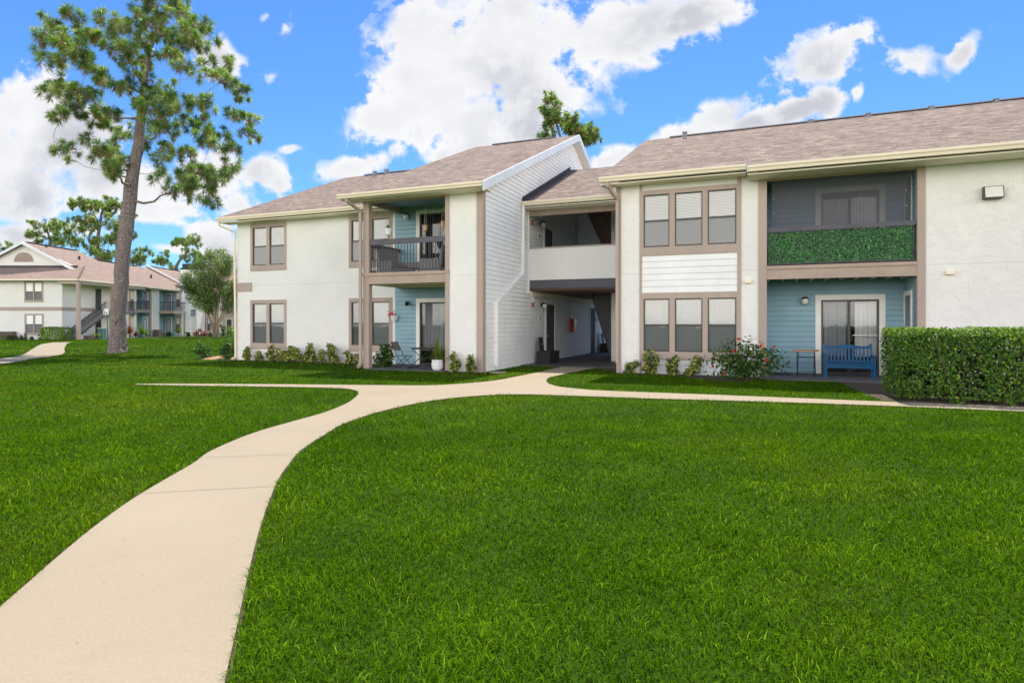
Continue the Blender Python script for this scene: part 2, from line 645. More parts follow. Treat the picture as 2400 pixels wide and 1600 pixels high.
M['dark'] = mat('dark_interior', (0.03, 0.03, 0.032), 0.9, 0.2, 1)
M['glass'] = glass_mat('clear_glass', (0.98, 0.985, 0.985), 1.0, base=0.05)
M['screenglass'] = glass_mat('insect_screened_glass', (0.60, 0.61, 0.65), 0.7, 0.22, (0.145, 0.155, 0.18), base=0.04)
M['darkglass'] = glass_mat('dim_door_glass', (0.62, 0.64, 0.66), 1.3)
M['shade'] = glass_mat('dark_screen_mesh', (0.66, 0.66, 0.69), 0.0, 0.34, (0.20, 0.20, 0.235))
M['shingle'] = shingle_mat('brown_shingles', (0.345, 0.270, 0.226), (0.205, 0.158, 0.132), (0.075, 0.057, 0.049))
M['deck'] = mat('brown_roof_decking', (0.24, 0.16, 0.115), 0.85, 0.2, 2, 0.2, 20)
M['fascia'] = mat('white_rake_board', (0.74, 0.77, 0.80), 0.6, 0.05, 1)
M['vent'] = mat('dark_ridge_vent', (0.045, 0.042, 0.045), 0.8, 0.2, 3)
M['flash'] = mat('dark_flashing', (0.06, 0.055, 0.065), 0.7, 0.2, 2)
M['pipe'] = mat('lead_grey_pipe', (0.24, 0.25, 0.27), 0.6, 0.15, 5)
M['door'] = mat('dark_charcoal_door', (0.075, 0.075, 0.078), 0.75, 0.1, 2)
M['slab'] = mat('grey_patio_concrete', (0.125, 0.118, 0.12), 0.85, 0.15, 1.2, 0.2, 40, dirt=0.2)
M['floor'] = mat('painted_walkway_floor', (0.10, 0.09, 0.09), 0.6, 0.2, 1.0, 0.1, 40)
M['stair'] = mat('charcoal_stair_paint', (0.23, 0.22, 0.23), 0.55, 0.15, 2)
M['concrete'] = None
M['metal'] = mat('brushed_metal', (0.5, 0.5, 0.5), 0.35, 0.1, 3, metallic=0.9)
M['black'] = mat('black_metal', (0.02, 0.02, 0.022), 0.45, 0.2, 4)
M['lampglass'] = mat('opal_lamp_globe', (0.75, 0.73, 0.66), 0.25, 0.03, 2, spec=0.5)
M['red'] = mat('red_cabinet_paint', (0.36, 0.02, 0.02), 0.4, 0.1, 3)
M['benchblue'] = mat('blue_bench_paint', (0.005, 0.074, 0.175), 0.4, 0.12, 4, 0.08, 40)
M['wood'] = mat('oiled_wood_top', (0.36, 0.19, 0.09), 0.5, 0.25, 3, 0.1, 30, stretch=(1, 8, 8))
M['wicker'] = mat('grey_wicker', (0.22, 0.215, 0.23), 0.8, 0.3, 60, 0.6, 90)
M['sling'] = mat('taupe_sling_fabric', (0.16, 0.145, 0.13), 0.8, 0.1, 30)
M['potwhite'] = mat('white_glazed_pot', (0.76, 0.77, 0.80), 0.3, 0.04, 2)
M['terra'] = mat('terracotta', (0.55, 0.33, 0.22), 0.8, 0.15, 4)
M['cord'] = mat('pot_hanger_cord', (0.30, 0.21, 0.13), 0.9, 0.1, 5)
M['soil'] = mat('mulch_and_soil', (0.085, 0.06, 0.042), 0.95, 0.45, 9, 0.8, 45)
M['straw'] = mat('dry_straw_mulch', (0.36, 0.23, 0.12), 0.95, 0.4, 14, 0.8, 60)
M['woven'] = mat('dark_woven_mat', (0.05, 0.04, 0.05), 0.9, 0.5, 25, 0.4, 60)
M['planterbox'] = mat('charcoal_resin_box', (0.032, 0.031, 0.033), 0.6, 0.2, 6, stretch=(1, 1, 8))
M['bark'] = bark_mat('pine_bark')
M['twig'] = mat('pine_twig_bark', (0.27, 0.20, 0.165), 0.95, 0.3, 8, 0.5, 20)
M['palebark'] = mat('pale_smooth_bark', (0.36, 0.28, 0.20), 0.85, 0.25, 3, 0.3, 10)
M['shrubwood'] = mat('shrub_stem_wood', (0.10, 0.075, 0.05), 0.9, 0.3, 8)
M['teal'] = mat('teal_sign_paint', (0.03, 0.16, 0.22), 0.5, 0.1, 3)
M['greenpost'] = mat('green_painted_steel', (0.01, 0.11, 0.075), 0.45, 0.15, 3)
M['utility'] = mat('grey_green_cabinet', (0.13, 0.24, 0.23), 0.5, 0.1, 3)
M['brick'] = mat('brown_enclosure', (0.13, 0.095, 0.09), 0.9, 0.25, 6, 0.3, 25)
GREEN = [(0.0, (0.018, 0.05, 0.008)), (0.45, (0.04, 0.115, 0.014)), (0.8, (0.075, 0.19, 0.02)), (1.0, (0.15, 0.26, 0.03))]
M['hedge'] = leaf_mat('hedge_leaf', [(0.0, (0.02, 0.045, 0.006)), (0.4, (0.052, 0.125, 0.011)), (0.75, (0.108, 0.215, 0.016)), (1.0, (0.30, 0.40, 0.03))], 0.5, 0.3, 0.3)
M['hibleaf'] = leaf_mat('hibiscus_leaf', [(0.0, (0.02, 0.05, 0.009)), (0.6, (0.05, 0.12, 0.016)), (1.0, (0.11, 0.21, 0.03))], 0.45, 0.25, 0.3)
M['croton'] = leaf_mat('variegated_croton_leaf', [(0.0, (0.02, 0.05, 0.012)), (0.4, (0.06, 0.12, 0.02)), (0.62, (0.30, 0.32, 0.05)), (1.0, (0.50, 0.47, 0.16))], 0.35, 0.3, 0.5)
M['darkleaf'] = leaf_mat('dark_shrub_leaf', [(0.0, (0.018, 0.045, 0.010)), (0.7, (0.045, 0.11, 0.018)), (1.0, (0.08, 0.16, 0.03))], 0.5, 0.25, 0.3)
M['needle'] = leaf_mat('pine_needle', [(0.0, (0.32, 0.20, 0.10)), (0.14, (0.26, 0.18, 0.08)), (0.2, (0.06, 0.12, 0.035)), (0.55, (0.125, 0.21, 0.05)), (0.8, (0.25, 0.33, 0.11)), (1.0, (0.55, 0.56, 0.36))], 0.35, 0.5, 0.6)
M['crownleaf'] = leaf_mat('broad_crown_leaf', [(0.0, (0.05, 0.09, 0.022)), (0.5, (0.12, 0.20, 0.045)), (0.85, (0.24, 0.31, 0.09)), (1.0, (0.48, 0.50, 0.30))], 0.4, 0.3, 0.5)
M['redleaf'] = leaf_mat('red_cordyline_leaf', [(0.0, (0.05, 0.015, 0.018)), (0.6, (0.20, 0.035, 0.04)), (1.0, (0.42, 0.14, 0.12))], 0.35, 0.3, 0.5)
M['limeleaf'] = leaf_mat('lime_palm_leaf', [(0.0, (0.06, 0.13, 0.015)), (0.6, (0.16, 0.28, 0.025)), (1.0, (0.32, 0.40, 0.05))], 0.4, 0.35, 0.4)
M['grassy'] = leaf_mat('strappy_plant_leaf', [(0.0, (0.05, 0.11, 0.02)), (0.55, (0.17, 0.26, 0.045)), (1.0, (0.42, 0.44, 0.14))], 0.4, 0.3, 0.4)
M['ivy'] = leaf_mat('artificial_ivy_leaf', [(0.0, (0.012, 0.06, 0.02)), (0.5, (0.045, 0.22, 0.055)), (1.0, (0.15, 0.44, 0.12))], 0.4, 0.15, 0.5)
M['petal'] = leaf_mat('red_petal', [(0.0, (0.45, 0.01, 0.01)), (1.0, (0.75, 0.04, 0.03))], 0.5, 0.3, 0.2)
M['petalpink'] = leaf_mat('pink_petal', [(0.0, (0.50, 0.01, 0.08)), (1.0, (0.75, 0.10, 0.18))], 0.5, 0.3, 0.2)
# ================================================================== GROUND
def concrete_mat():
    m = bpy.data.materials.new('beige_concrete')
    m.use_nodes = True
    t = NT(m.node_tree)
    b = t.n['Principled BSDF']
    vec = t.new('ShaderNodeNewGeometry').outputs['Position']
    n1 = t.noise(vec, 0.5, 6, 0.62)
    cc = t.ramp(n1, [(0.3, (0.315, 0.258, 0.178)), (0.7, (0.360, 0.296, 0.208))])
    n2 = t.noise(vec, 55, 3, 0.7)
    cc = t.mix(1.0, cc, t.ramp(n2, [(0.3, (0.90, 0.90, 0.90)), (0.7, (1.06, 1.06, 1.06))]), 'MULTIPLY')
    n3 = t.noise(vec, 1.7, 9, 0.75, 0.5)
    cc = t.mix(t.math('MULTIPLY', t.smooth(n3, 0.56, 0.75), 0.28), cc, (0.25, 0.205, 0.155, 1))
    n4 = t.noise(vec, 26, 2, 0.5)
    cc = t.mix(t.math('MULTIPLY', t.smooth(n4, 0.74, 0.78), 0.6), cc, (0.12, 0.09, 0.06, 1))
    t.link(cc, b.inputs['Base Color'])
    b.inputs['Roughness'].default_value = 0.9
    b.inputs['Specular IOR Level'].default_value = 0.2
    bp = t.new('ShaderNodeBump')
    bp.inputs['Strength'].default_value = 0.25
    bp.inputs['Distance'].default_value = 0.01
    t.link(t.noise(vec, 180, 3, 0.6), bp.inputs['Height'])
    t.link(bp.outputs[0], b.inputs['Normal'])
    return m


def lawn_mat(name, blades):
    m = bpy.data.materials.new(name)
    m.use_nodes = True
    t = NT(m.node_tree)
    b = t.n['Principled BSDF']
    vec = t.new('ShaderNodeNewGeometry').outputs['Position']
    patch = t.noise(vec, 0.22, 5, 0.6)
    base = t.ramp(patch, [(0.26, (0.046, 0.132, 0.0022)), (0.52, (0.078, 0.180, 0.003)), (0.78, (0.132, 0.214, 0.0045))])
    dry = t.smooth(t.noise(vec, 0.55, 6, 0.65), 0.60, 0.80)
    base = t.mix(t.math('MULTIPLY', dry, 0.75), base, (0.16, 0.175, 0.022, 1))
    dk = t.smooth(t.noise(vec, 1.3, 5, 0.65), 0.40, 0.68)
    base = t.mix(1.0, base, t.ramp(dk, [(0.0, (0.80, 0.84, 0.85)), (1.0, (1.12, 1.08, 1.0))]), 'MULTIPLY')
    if blades:
        at = t.new('ShaderNodeAttribute', attribute_name='rnd')
        vr = t.ramp(at.outputs['Fac'], [(0.0, (0.28, 0.30, 0.40)), (0.45, (0.78, 0.80, 0.8)), (0.88, (1.25, 1.2, 1.2)), (0.97, (1.5, 1.4, 1.6)), (1.0, (2.6, 1.8, 5.0))])  # palest blades stand for glints, highlight painted into their colour
        base = t.mix(1.0, base, vr, 'MULTIPLY')
    else:
        g = t.noise(vec, 22, 4, 0.7)
        base = t.mix(1.0, base, t.ramp(g, [(0.3, (0.25, 0.22, 0.25)), (0.7, (0.8, 0.75, 0.8))]), 'MULTIPLY')
    t.link(base, b.inputs['Base Color'])
    b.inputs['Roughness'].default_value = 0.5 if blades else 0.9
    b.inputs['Specular IOR Level'].default_value = 0.0 if blades else 0.1
    if blades:
        tl = t.new('ShaderNodeBsdfTranslucent')
        t.link(t.mix(1.0, base, (1.7, 1.6, 0.7, 1), 'MULTIPLY'), tl.inputs[0])
        mx = t.new('ShaderNodeMixShader')
        mx.inputs[0].default_value = 0.16
        nrm = t.vmath('NORMALIZE', t.vmath('ADD', t.vmath('MULTIPLY', t.new('ShaderNodeNewGeometry').outputs['Normal'], (0.45, 0.45, 0.45)).outputs[0], (0.0, 0.0, 0.75)).outputs[0]).outputs[0]
        t.link(nrm, b.inputs['Normal'])
        t.link(b.outputs[0], mx.inputs[1])
        t.link(tl.outputs[0], mx.inputs[2])
        t.link(mx.outputs[0], t.n['Material Output'].inputs[0])
    else:
        bp = t.new('ShaderNodeBump')
        bp.inputs['Strength'].default_value = 0.8
        bp.inputs['Distance'].default_value = 0.05
        t.link(t.noise(vec, 30, 4, 0.7), bp.inputs['Height'])
        t.link(bp.outputs[0], b.inputs['Normal'])
    return m


M['concrete'] = concrete_mat()
M['lawn'] = lawn_mat('lawn_ground', False)
M['blade'] = lawn_mat('grass_blade', True)
M['joint'] = mat('dark_path_joint', (0.21, 0.165, 0.12), 0.95, 0.2, 5)

g = MB()
N = 24
for i in range(N):
    for j in range(N):
        s_ = 900.0 / N
        x0, y0 = -450 + i * s_, -450 + j * s_
        g.quad([(x0, y0, 0), (x0 + s_, y0, 0), (x0 + s_, y0 + s_, 0), (x0, y0 + s_, 0)])
tag(g.build('lawn', M['lawn']), kind='structure')


def smooth_line(pts, k=5):
    out = []
    n = len(pts)
    for i in range(n - 1):
        p0, p1, p2, p3 = pts[max(i - 1, 0)], pts[i], pts[i + 1], pts[min(i + 2, n - 1)]
        for j in range(k):
            t = j / k
            out.append(tuple(0.5 * ((2 * p1[a]) + (-p0[a] + p2[a]) * t + (2 * p0[a] - 5 * p1[a] + 4 * p2[a] - p3[a]) * t * t + (-p0[a] + 3 * p1[a] - 3 * p2[a] + p3[a]) * t ** 3) for a in (0, 1)))
    out.append(pts[-1])
    return out


path_left = [(0.6, -3.5), (-2.1, 0), (-3.65, 1.95), (-4.07, 2.47), (-4.48, 3.0), (-4.96, 3.71), (-5.55, 4.75), (-5.91, 5.31), (-6.33, 6.34),
             (-6.54, 7.33), (-6.72, 8.3), (-7.1, 9.39), (-7.58, 10.34), (-7.95, 10.93), (-8.35, 11.34), (-8.87, 11.55), (-9.92, 11.42), (-11.39, 11.04), (-13.0, 10.62), (-14.1, 10.42)]
path_up = [(-14.2, 10.52), (-13.6, 10.84), (-11.29, 11.66), (-8.41, 12.54), (-7.39, 12.9), (-6.97, 13.35), (-6.62, 13.99), (-6.40, 14.72), (-6.33, 15.91), (-6.30, 16.86), (-6.3, 18.28), (-6.36, 20.3)]
path_r = [(-5.05, 20.3), (-5.3, 18.25), (-5.38, 16.27), (-5.22, 15.36), (-4.89, 14.5), (-4.39, 13.81), (-3.77, 13.48), (-3.32, 13.35), (-2.23, 13.36), (-0.67, 13.42), (2.37, 13.44), (4.34, 13.51), (13, 13.8)]
path_low = [(13, 13.0), (4.11, 12.79), (2.3, 12.76), (0.82, 12.66), (-0.65, 12.48), (-2.01, 12.27), (-3.64, 12.13), (-4.64, 11.98), (-5.38, 11.40), (-5.84, 10.33), (-5.92, 8.84), (-5.72, 7.57),
            (-5.42, 6.77), (-4.97, 5.74), (-4.62, 5.16), (-4.29, 4.65), (-3.9, 4.13), (-3.42, 3.52), (-2.98, 2.99), (-2.49, 2.42), (-2.05, 1.91), (-0.4, 0), (2.4, -3.5)]
PATH = smooth_line(path_left) + smooth_line(path_up) + smooth_line(path_r) + smooth_line(path_low)
def offset(poly, d):
    out, n = [], len(poly)
    area = sum(poly[i][0] * poly[(i + 1) % n][1] - poly[(i + 1) % n][0] * poly[i][1] for i in range(n))
    sg_ = 1 if area > 0 else -1
    for i in range(n):
        (x0, y0), (x1, y1) = poly[i - 1], poly[(i + 1) % n]
        L_ = math.hypot(x1 - x0, y1 - y0) or 1
        out.append((poly[i][0] + sg_ * d * (y1 - y0) / L_, poly[i][1] - sg_ * d * (x1 - x0) / L_))
    return out


m_ = MB()
m_.quad([(x, y, 0.006) for x, y in offset(PATH, 0.018)])
tag(m_.build('bare_soil_edge', M['soil'], recalc=True), kind='structure')
m_ = MB()
m_.quad([(x, y, 0.016) for x, y in PATH])


def joint(p, q, w_=0.007):
    p, q = Vector((*p, 0)), Vector((*q, 0))
    a = (q - p).cross(Vector((0, 0, 1))).normalized() * w_ / 2
    m_.quad([tuple(v + Vector((0, 0, 0.020))) for v in (p - a, p + a, q + a, q - a)][::-1], mi=1)


joint((-5.72, 4.95), (-4.82, 5.53))
joint((-4.99, 3.71), (-4.03, 4.37))
for a, b in (((-3.82, 12.2), (-3.86, 13.5)), ((-2.06, 12.32), (-2.22, 13.36)), ((-.68, 12.52), (-.73, 13.40)), ((.82, 12.70), (.83, 13.42))):
    joint(a, b)
joint((-6.30, 17.9), (-5.35, 17.8))
pth = m_.build('path', [M['concrete'], M['joint']])
tag(pth, kind='structure')

FAR = smooth_line([(-18, 4.0), (-25.34, 13.3), (-28.2, 16.2), (-31.6, 19.6), (-39, 24.3), (-48.0, 30.1), (-52, 33)], 4) + smooth_line([(-52.6, 32.0), (-48.9, 28.9), (-39.8, 23.0), (-32.2, 18.1), (-29.2, 15.3), (-26.3, 12.6), (-19, 3.2)], 4)
m_ = MB()
m_.quad([(x, y, 0.016) for x, y in FAR])
tag(m_.build('path', M['concrete']), kind='structure')

SOILS = {
    'wall': [(-22.6, 19.3), (-22.5, 20.6), (-20.05, 20.4), (-20.05, 19.3), (-12.35, 19.3), (-12.35, 17.3), (-13.0, 17.3), (-13.2, 18.65), (-20.0, 18.6), (-21.5, 19.0)],
    'bay': [(-9.1, 17.1), (-7.75, 17.1), (-7.75, 16.62), (-9.05, 16.6)],
    'rwall': [(-4.1, 18.5), (-0.1, 18.5), (-0.05, 17.2), (-0.4, 16.6), (-1.3, 16.95), (-2.0, 17.75), (-4.0, 18.0)],
    'hedge': [(1.85, 17.6), (2.05, 14.6), (2.2, 13.62), (2.6, 13.46), (13, 13.8), (13, 18.4), (4.0, 18.4), (3.9, 17.6)],
    'walk': [(-4.05, 20.4), (-4.9, 20.4), (-5.0, 19.7), (-4.6, 19.2), (-4.05, 19.0)],
}
for k, poly in SOILS.items():
    m_ = MB()
    m_.quad([(x, y, 0.009) for x, y in poly])
    o = m_.build('mulch_bed', M['soil'], recalc=True)
    tag(o, kind='structure')
m_ = MB()
for k in range(60):
    a, r_ = random.uniform(0, 6.28), random.random() ** 0.6
    x, y = -21.35 + 0.85 * r_ * math.cos(a), 19.75 + 0.35 * r_ * math.sin(a)
    b_ = random.uniform(0, 3.14)
    m_.obox((x, y, 0.03 + 0.09 * (1 - r_)), (0.10 * math.cos(b_), 0.10 * math.sin(b_), random.uniform(-.02, .02)), (-.03 * math.sin(b_), .03 * math.cos(b_), 0), (0, 0, .018))
m_.lathe([(0.85, 0.0), (0.55, 0.06), (0.2, 0.10), (0.0, 0.11)], (-21.35, 19.75, 0.005), 14)
tag(m_.build('straw_mulch', M['straw']), kind='stuff')

m_ = MB()
m_.box(-11.95, -9.07, 16.75, 19.25, -0.05, 0.035)
tag(m_.build('patio', M['slab']), kind='structure')
m_ = MB()
m_.box(-0.02, 3.95, 17.62, 19.95, -0.05, 0.045)
tag(m_.build('patio', M['slab']), kind='structure')
m_ = MB()
m_.box(-7.9, -4.0, 20.35, 36.5, -0.05, 0.03)
tag(m_.build('walkway_floor', M['floor']), kind='structure')

# ================================================================== MAIN BUILDING
B = empty('apartment_building', (-7.9, 17.1, 0), 'long two-storey white apartment building with brown shingle roof, taupe trim and blue recessed porches', 'building')
SL = 0.417


def grid_wall(mb, axis, pos, th, a0, a1, z0, z1, holes=()):
    """solid wall slab with rectangular openings; axis 'y' = wall facing -Y at Y=pos, axis 'x' = wall facing +X at X=pos"""
    us = sorted({a0, a1, *[v for h in holes for v in h[:2] if a0 < v < a1]})
    zs = sorted({z0, z1, *[v for h in holes for v in h[2:] if z0 < v < z1]})
    def solid(i, j):
        if i < 0 or j < 0 or i >= len(us) - 1 or j >= len(zs) - 1:
            return False
        u, z = (us[i] + us[i + 1]) / 2, (zs[j] + zs[j + 1]) / 2
        return not any(h[0] < u < h[1] and h[2] < z < h[3] for h in holes)
    def P3(u, z, d):
        return (u, pos + d, z) if axis == 'y' else (pos - d, u, z)
    for i in range(len(us) - 1):
        for j in range(len(zs) - 1):
            if not solid(i, j):
                continue
            u0, u1, w0, w1 = us[i], us[i + 1], zs[j], zs[j + 1]
            mb.quad([P3(u0, w0, 0), P3(u1, w0, 0), P3(u1, w1, 0), P3(u0, w1, 0)])
            mb.quad([P3(u0, w1, th), P3(u1, w1, th), P3(u1, w0, th), P3(u0, w0, th)])
            if not solid(i - 1, j):
                mb.quad([P3(u0, w0, th), P3(u0, w0, 0), P3(u0, w1, 0), P3(u0, w1, th)])
            if not solid(i + 1, j):
                mb.quad([P3(u1, w0, 0), P3(u1, w0, th), P3(u1, w1, th), P3(u1, w1, 0)])
            if not solid(i, j - 1):
                mb.quad([P3(u0, w0, th), P3(u1, w0, th), P3(u1, w0, 0), P3(u0, w0, 0)])
            if not solid(i, j + 1):
                mb.quad([P3(u0, w1, 0), P3(u1, w1, 0), P3(u1, w1, th), P3(u0, w1, th)])


GAP = 0.008


def lap(mb, axis, pos, a0, a1, z0, z1, holes=(), ex=0.152, lip=0.018, zoff=0.0, clip=None, gap=None):
    GAP = gap or 0.008
    # real lap siding: each board leans out to a lip at its lower edge
    def P3(u, z, d):
        return (u, pos - d, z) if axis == 'y' else (pos + d, u, z)
    k0 = math.floor((z0 - zoff) / ex)
    k1 = math.ceil((z1 - zoff) / ex)
    for k in range(k0, k1):
        lo, hi = max(z0, zoff + k * ex), min(z1, zoff + (k + 1) * ex)
        if hi - lo < 0.004:
            continue
        segs = [(a0, a1)]
        if clip:
            c0, c1 = clip((lo + hi) / 2)
            segs = [(max(a0, c0), min(a1, c1))]
        for h in holes:
            if h[2] < (lo + hi) / 2 < h[3]:
                ns = []
                for (s0, s1) in segs:
                    if h[1] <= s0 or h[0] >= s1:
                        ns.append((s0, s1))
                    else:
                        if h[0] > s0:
                            ns.append((s0, h[0]))
                        if h[1] < s1:
                            ns.append((h[1], s1))
                segs = ns
        for (s0, s1) in segs:
            if s1 - s0 < 0.01:
                continue
            if clip:
                l0, l1 = clip(lo)
                h0, h1 = clip(hi)
                sl_, sr_ = max(a0, l0), min(a1, l1)
                mb.quad([P3(sl_, lo + GAP, lip), P3(sr_, lo + GAP, lip), P3(min(a1, h1), hi, 0.001), P3(max(a0, h0), hi, 0.001)])
                mb.quad([P3(sl_, lo + GAP, -.012), P3(sr_, lo + GAP, -.012), P3(sr_, lo + GAP, lip), P3(sl_, lo + GAP, lip)])
                mb.quad([P3(sl_, lo, -.012), P3(sr_, lo, -.012), P3(sr_, lo + GAP, -.012), P3(sl_, lo + GAP, -.012)])
            else:
                mb.quad([P3(s0, lo + GAP, lip), P3(s1, lo + GAP, lip), P3(s1, hi, 0.001), P3(s0, hi, 0.001)])
                mb.quad([P3(s0, lo + GAP, -.012), P3(s1, lo + GAP, -.012), P3(s1, lo + GAP, lip), P3(s0, lo + GAP, lip)])
                mb.quad([P3(s0, lo, -.012), P3(s1, lo, -.012), P3(s1, lo + GAP, -.012), P3(s0, lo + GAP, -.012)])


def window(x0, x1, z0, z1, Y, panes, top, bot, parent, open_blind=(), proud=0.03, drop=0.0):
    """taupe-cased double-hung window unit; panes = list of (xa, xb)"""
    f = MB()
    yb = Y + 0.10
    edges = [x0] + [v for p in panes for v in p] + [x1]
    for k in range(0, len(edges), 2):
        f.box(edges[k], edges[k + 1], Y - proud, yb, z0 + bot, z1 - top)
    f.box(x0, x1, Y - proud - 0.004, yb, z1 - top, z1)
    f.box(x0, x1, Y - proud - 0.004, yb, z0, z0 + bot)
    fo = f.build('window', M['taupe'], parent)
    for i, (a, b) in enumerate(panes):
        za, zb = z0 + bot, z1 - top
        zm = (za + zb) / 2
        sh = MB()
        t_ = 0.032
        ys, ye = Y + 0.004, Y + 0.032
        sh.box(a, a + t_, ys, ye, za, zb).box(b - t_, b, ys, ye, za, zb)
        sh.box(a + t_, b - t_, ys, ye, za, za + 0.045).box(a + t_, b - t_, ys, ye, zb - t_, zb)
        sh.box(a + t_, b - t_, ys - 0.004, ye, zm - 0.028, zm + 0.028)
        sh.build('sash', M['bronze'], fo)
        MB().quad([(a + t_, Y + 0.026, zm + .028), (b - t_, Y + 0.026, zm + .028), (b - t_, Y + 0.026, zb - t_), (a + t_, Y + 0.026, zb - t_)]).build('pane', M['glass'], fo)
        MB().quad([(a + t_, Y + 0.012, za + .045), (b - t_, Y + 0.012, za + .045), (b - t_, Y + 0.012, zm - .028), (a + t_, Y + 0.012, zm - .028)]).build('screened_pane', M['screenglass'], fo)
        bl = MB()
        z = zb - 0.05
        tilt = 0.012 if i in open_blind else 0.0212
        sl = 0.021 if i in open_blind else 0.0135
        bl.box(a + 0.015, b - 0.015, Y + 0.045, Y + 0.085, zb - 0.05, zb - 0.002)
        while z > za + 0.03:
            bl.quad([(a + 0.02, Y + 0.064 - sl, z - tilt), (b - 0.02, Y + 0.064 - sl, z - tilt), (b - 0.02, Y + 0.064 + sl, z + tilt), (a + 0.02, Y + 0.064 + sl, z + tilt)])
            z -= 0.044
        for fx in (0.22, 0.78):
            xx = a + (b - a) * fx
            bl.box(xx - .004, xx + .004, Y + 0.040, Y + 0.044, za + .03, zb - .03)
        bl.box(a + 0.015, b - 0.015, Y + 0.052, Y + 0.078, za + 0.008, za + 0.03)
        bl.build('blind', M['blind'], fo)
    bk = MB()
    bk.quad([(x0, Y + 0.6, z0), (x1, Y + 0.6, z0), (x1, Y + 0.6, z1), (x0, Y + 0.6, z1)])
    bk.build('dark_backing', M['dark'], fo)
    return fo


# ---------------------------------------------------------------- stucco walls
YL, YB, YR = 19.3, 17.1, 18.5
XL = -20.05
wl = MB()
h2 = [(-19.28, -17.52, 3.68, 5.50), (-19.28, -17.52, 0.52, 2.42), (-14.42, -12.56, 3.65, 5.50), (-14.42, -12.56, 0.49, 2.42)]
grid_wall(wl, 'y', YL, 0.2, XL, -12.36, -0.05, 5.9, h2)
wl.build('wall', M['stucco'], B)
sm = MB()
sm.box(-19.2, -12.5, YL - 0.004, YL + 0.01, 3.055, 3.063)
sm.build('control_joint', mat('stucco_joint', (0.50, 0.50, 0.49), 0.9), B)
we = MB()
grid_wall(we, 'x', XL + 0.2, 0.2, YL + 0.2, 34.6, -0.05, 5.9)
we.box(XL, -8.2, 34.6, 34.8, -0.05, 5.9)
we.box(XL, XL + .2, YL, 34.8, 5.9, 5.95)
we.prism([(YL, 5.9), (34.8, 5.9), (27.1, 9.1)], 'x', XL + 0.02, XL + 0.18)
we.build('end_wall', M['stucco'], B)
bw = MB()
bw.box(-9.02, -8.07, YB, 19.2, -0.05, 5.6)
bw.build('wall', M['stucco'], B)
# right-hand block
wr = MB()
wr.box(-3.91, -3.35, YR, YR + .2, -0.05, 5.95)
wr.box(-0.50, -0.05, YR, YR + .2, -0.05, 5.9)
wr.box(-3.28, -0.60, YR + 0.008, YR + .2, 5.45, 5.95)
wr.build('wall', M['stucco'], B)
wr = MB()
wr.box(3.91, 12.5, YR, YR + .2, -0.05, 5.75)
wr.build('wall', M['stucco'], B)
for q in ((3.95, 12.5, YR - 0.004, YR + 0.01), (-3.9, -3.36, YR - 0.004, YR + 0.01), (-0.49, -0.06, YR - 0.004, YR + 0.01), (-9.0, -8.08, YB - 0.004, YB + 0.01)):
    MB().box(*q, 2.995, 3.003).build('control_joint', bpy.data.materials['stucco_joint'], B)
we = MB()
we.box(-4.02, -3.92, YR + .2, 34.5, -0.05, 6.0)
we.box(12.3, 12.5, YR + .2, 34.5, -0.05, 6.0)
we.box(-4.02, 12.5, 34.5, 34.7, -0.05, 6.0)
we.prism([(YR + .1, 6.0), (34.6, 6.0), (25.9, 8.95)], 'x', -4.02, -3.9)
we.prism([(YR + .1, 6.0), (34.6, 6.0), (25.9, 8.95)], 'x', 12.35, 12.5)
we.build('end_wall', M['stucco'], B)

# ---------------------------------------------------------------- taupe trim
def trim(name, *boxes, mat_='taupe'):
    t_ = MB()
    for b_ in boxes:
        t_.box(*b_)
    return t_.build(name, M[mat_], B)


trim('band', (XL - 0.012, -19.25, YL - 0.02, YL + 0.05, 2.81, 3.18))
trim('corner_trim', (-12.52, -12.37, YL - 0.022, YL + 0.1, -0.05, 5.5), mat_='white')
trim('post', (-12.25, -12.03, YB - 0.0, YB + 0.2, -0.05, 5.5))
trim('corner_trim', (-9.16, -9.02, YB - 0.03, YB + 0.12, -0.05, 5.52))
trim('corner_trim', (-8.07, -7.86, YB - 0.03, YB + 0.19, -0.05, 5.64))
trim('corner_trim', (-4.05, -3.91, YR - 0.025, YR + 0.1, -0.05, 5.72))
trim('corner_trim', (-3.35, -3.28, YR - 0.03, YR + 0.1, -0.05, 5.9))
trim('corner_trim', (-0.60, -0.50, YR - 0.03, YR + 0.1, -0.05, 5.85))
trim('pilaster', (-0.05, 0.17, YR - 0.03, YR + 0.2, -0.05, 5.72))
trim('pilaster', (3.73, 3.91, YR - 0.03, YR + 0.2, -0.05, 5.72))

# ---------------------------------------------------------------- windows
wins = []
wins.append(window(-19.32, -17.48, 3.64, 5.54, YL, [(-19.20, -18.475), (-18.32, -17.58)], 0.15, 0.22, B))
wins.append(window(-19.32, -17.48, 0.48, 2.46, YL, [(-19.20, -18.475), (-18.32, -17.58)], 0.15, 0.24, B))
wins.append(window(-14.46, -12.53, 3.61, 5.54, YL, [(-14.34, -13.59), (-13.42, -12.67)], 0.15, 0.22, B))
wins.append(window(-14.46, -12.53, 0.45, 2.46, YL, [(-14.34, -13.59), (-13.42, -12.67)], 0.15, 0.24, B, open_blind=(0,)))
P3 = [(-3.23, -2.475), (-2.32, -1.545), (-1.40, -0.625)]
wins.append(window(-3.28, -0.60, 3.51, 5.45, YR, P3, 0.135, 0.25, B))
wins.append(window(-3.28, -0.60, 0.43, 2.40, YR, P3, 0.17, 0.24, B))

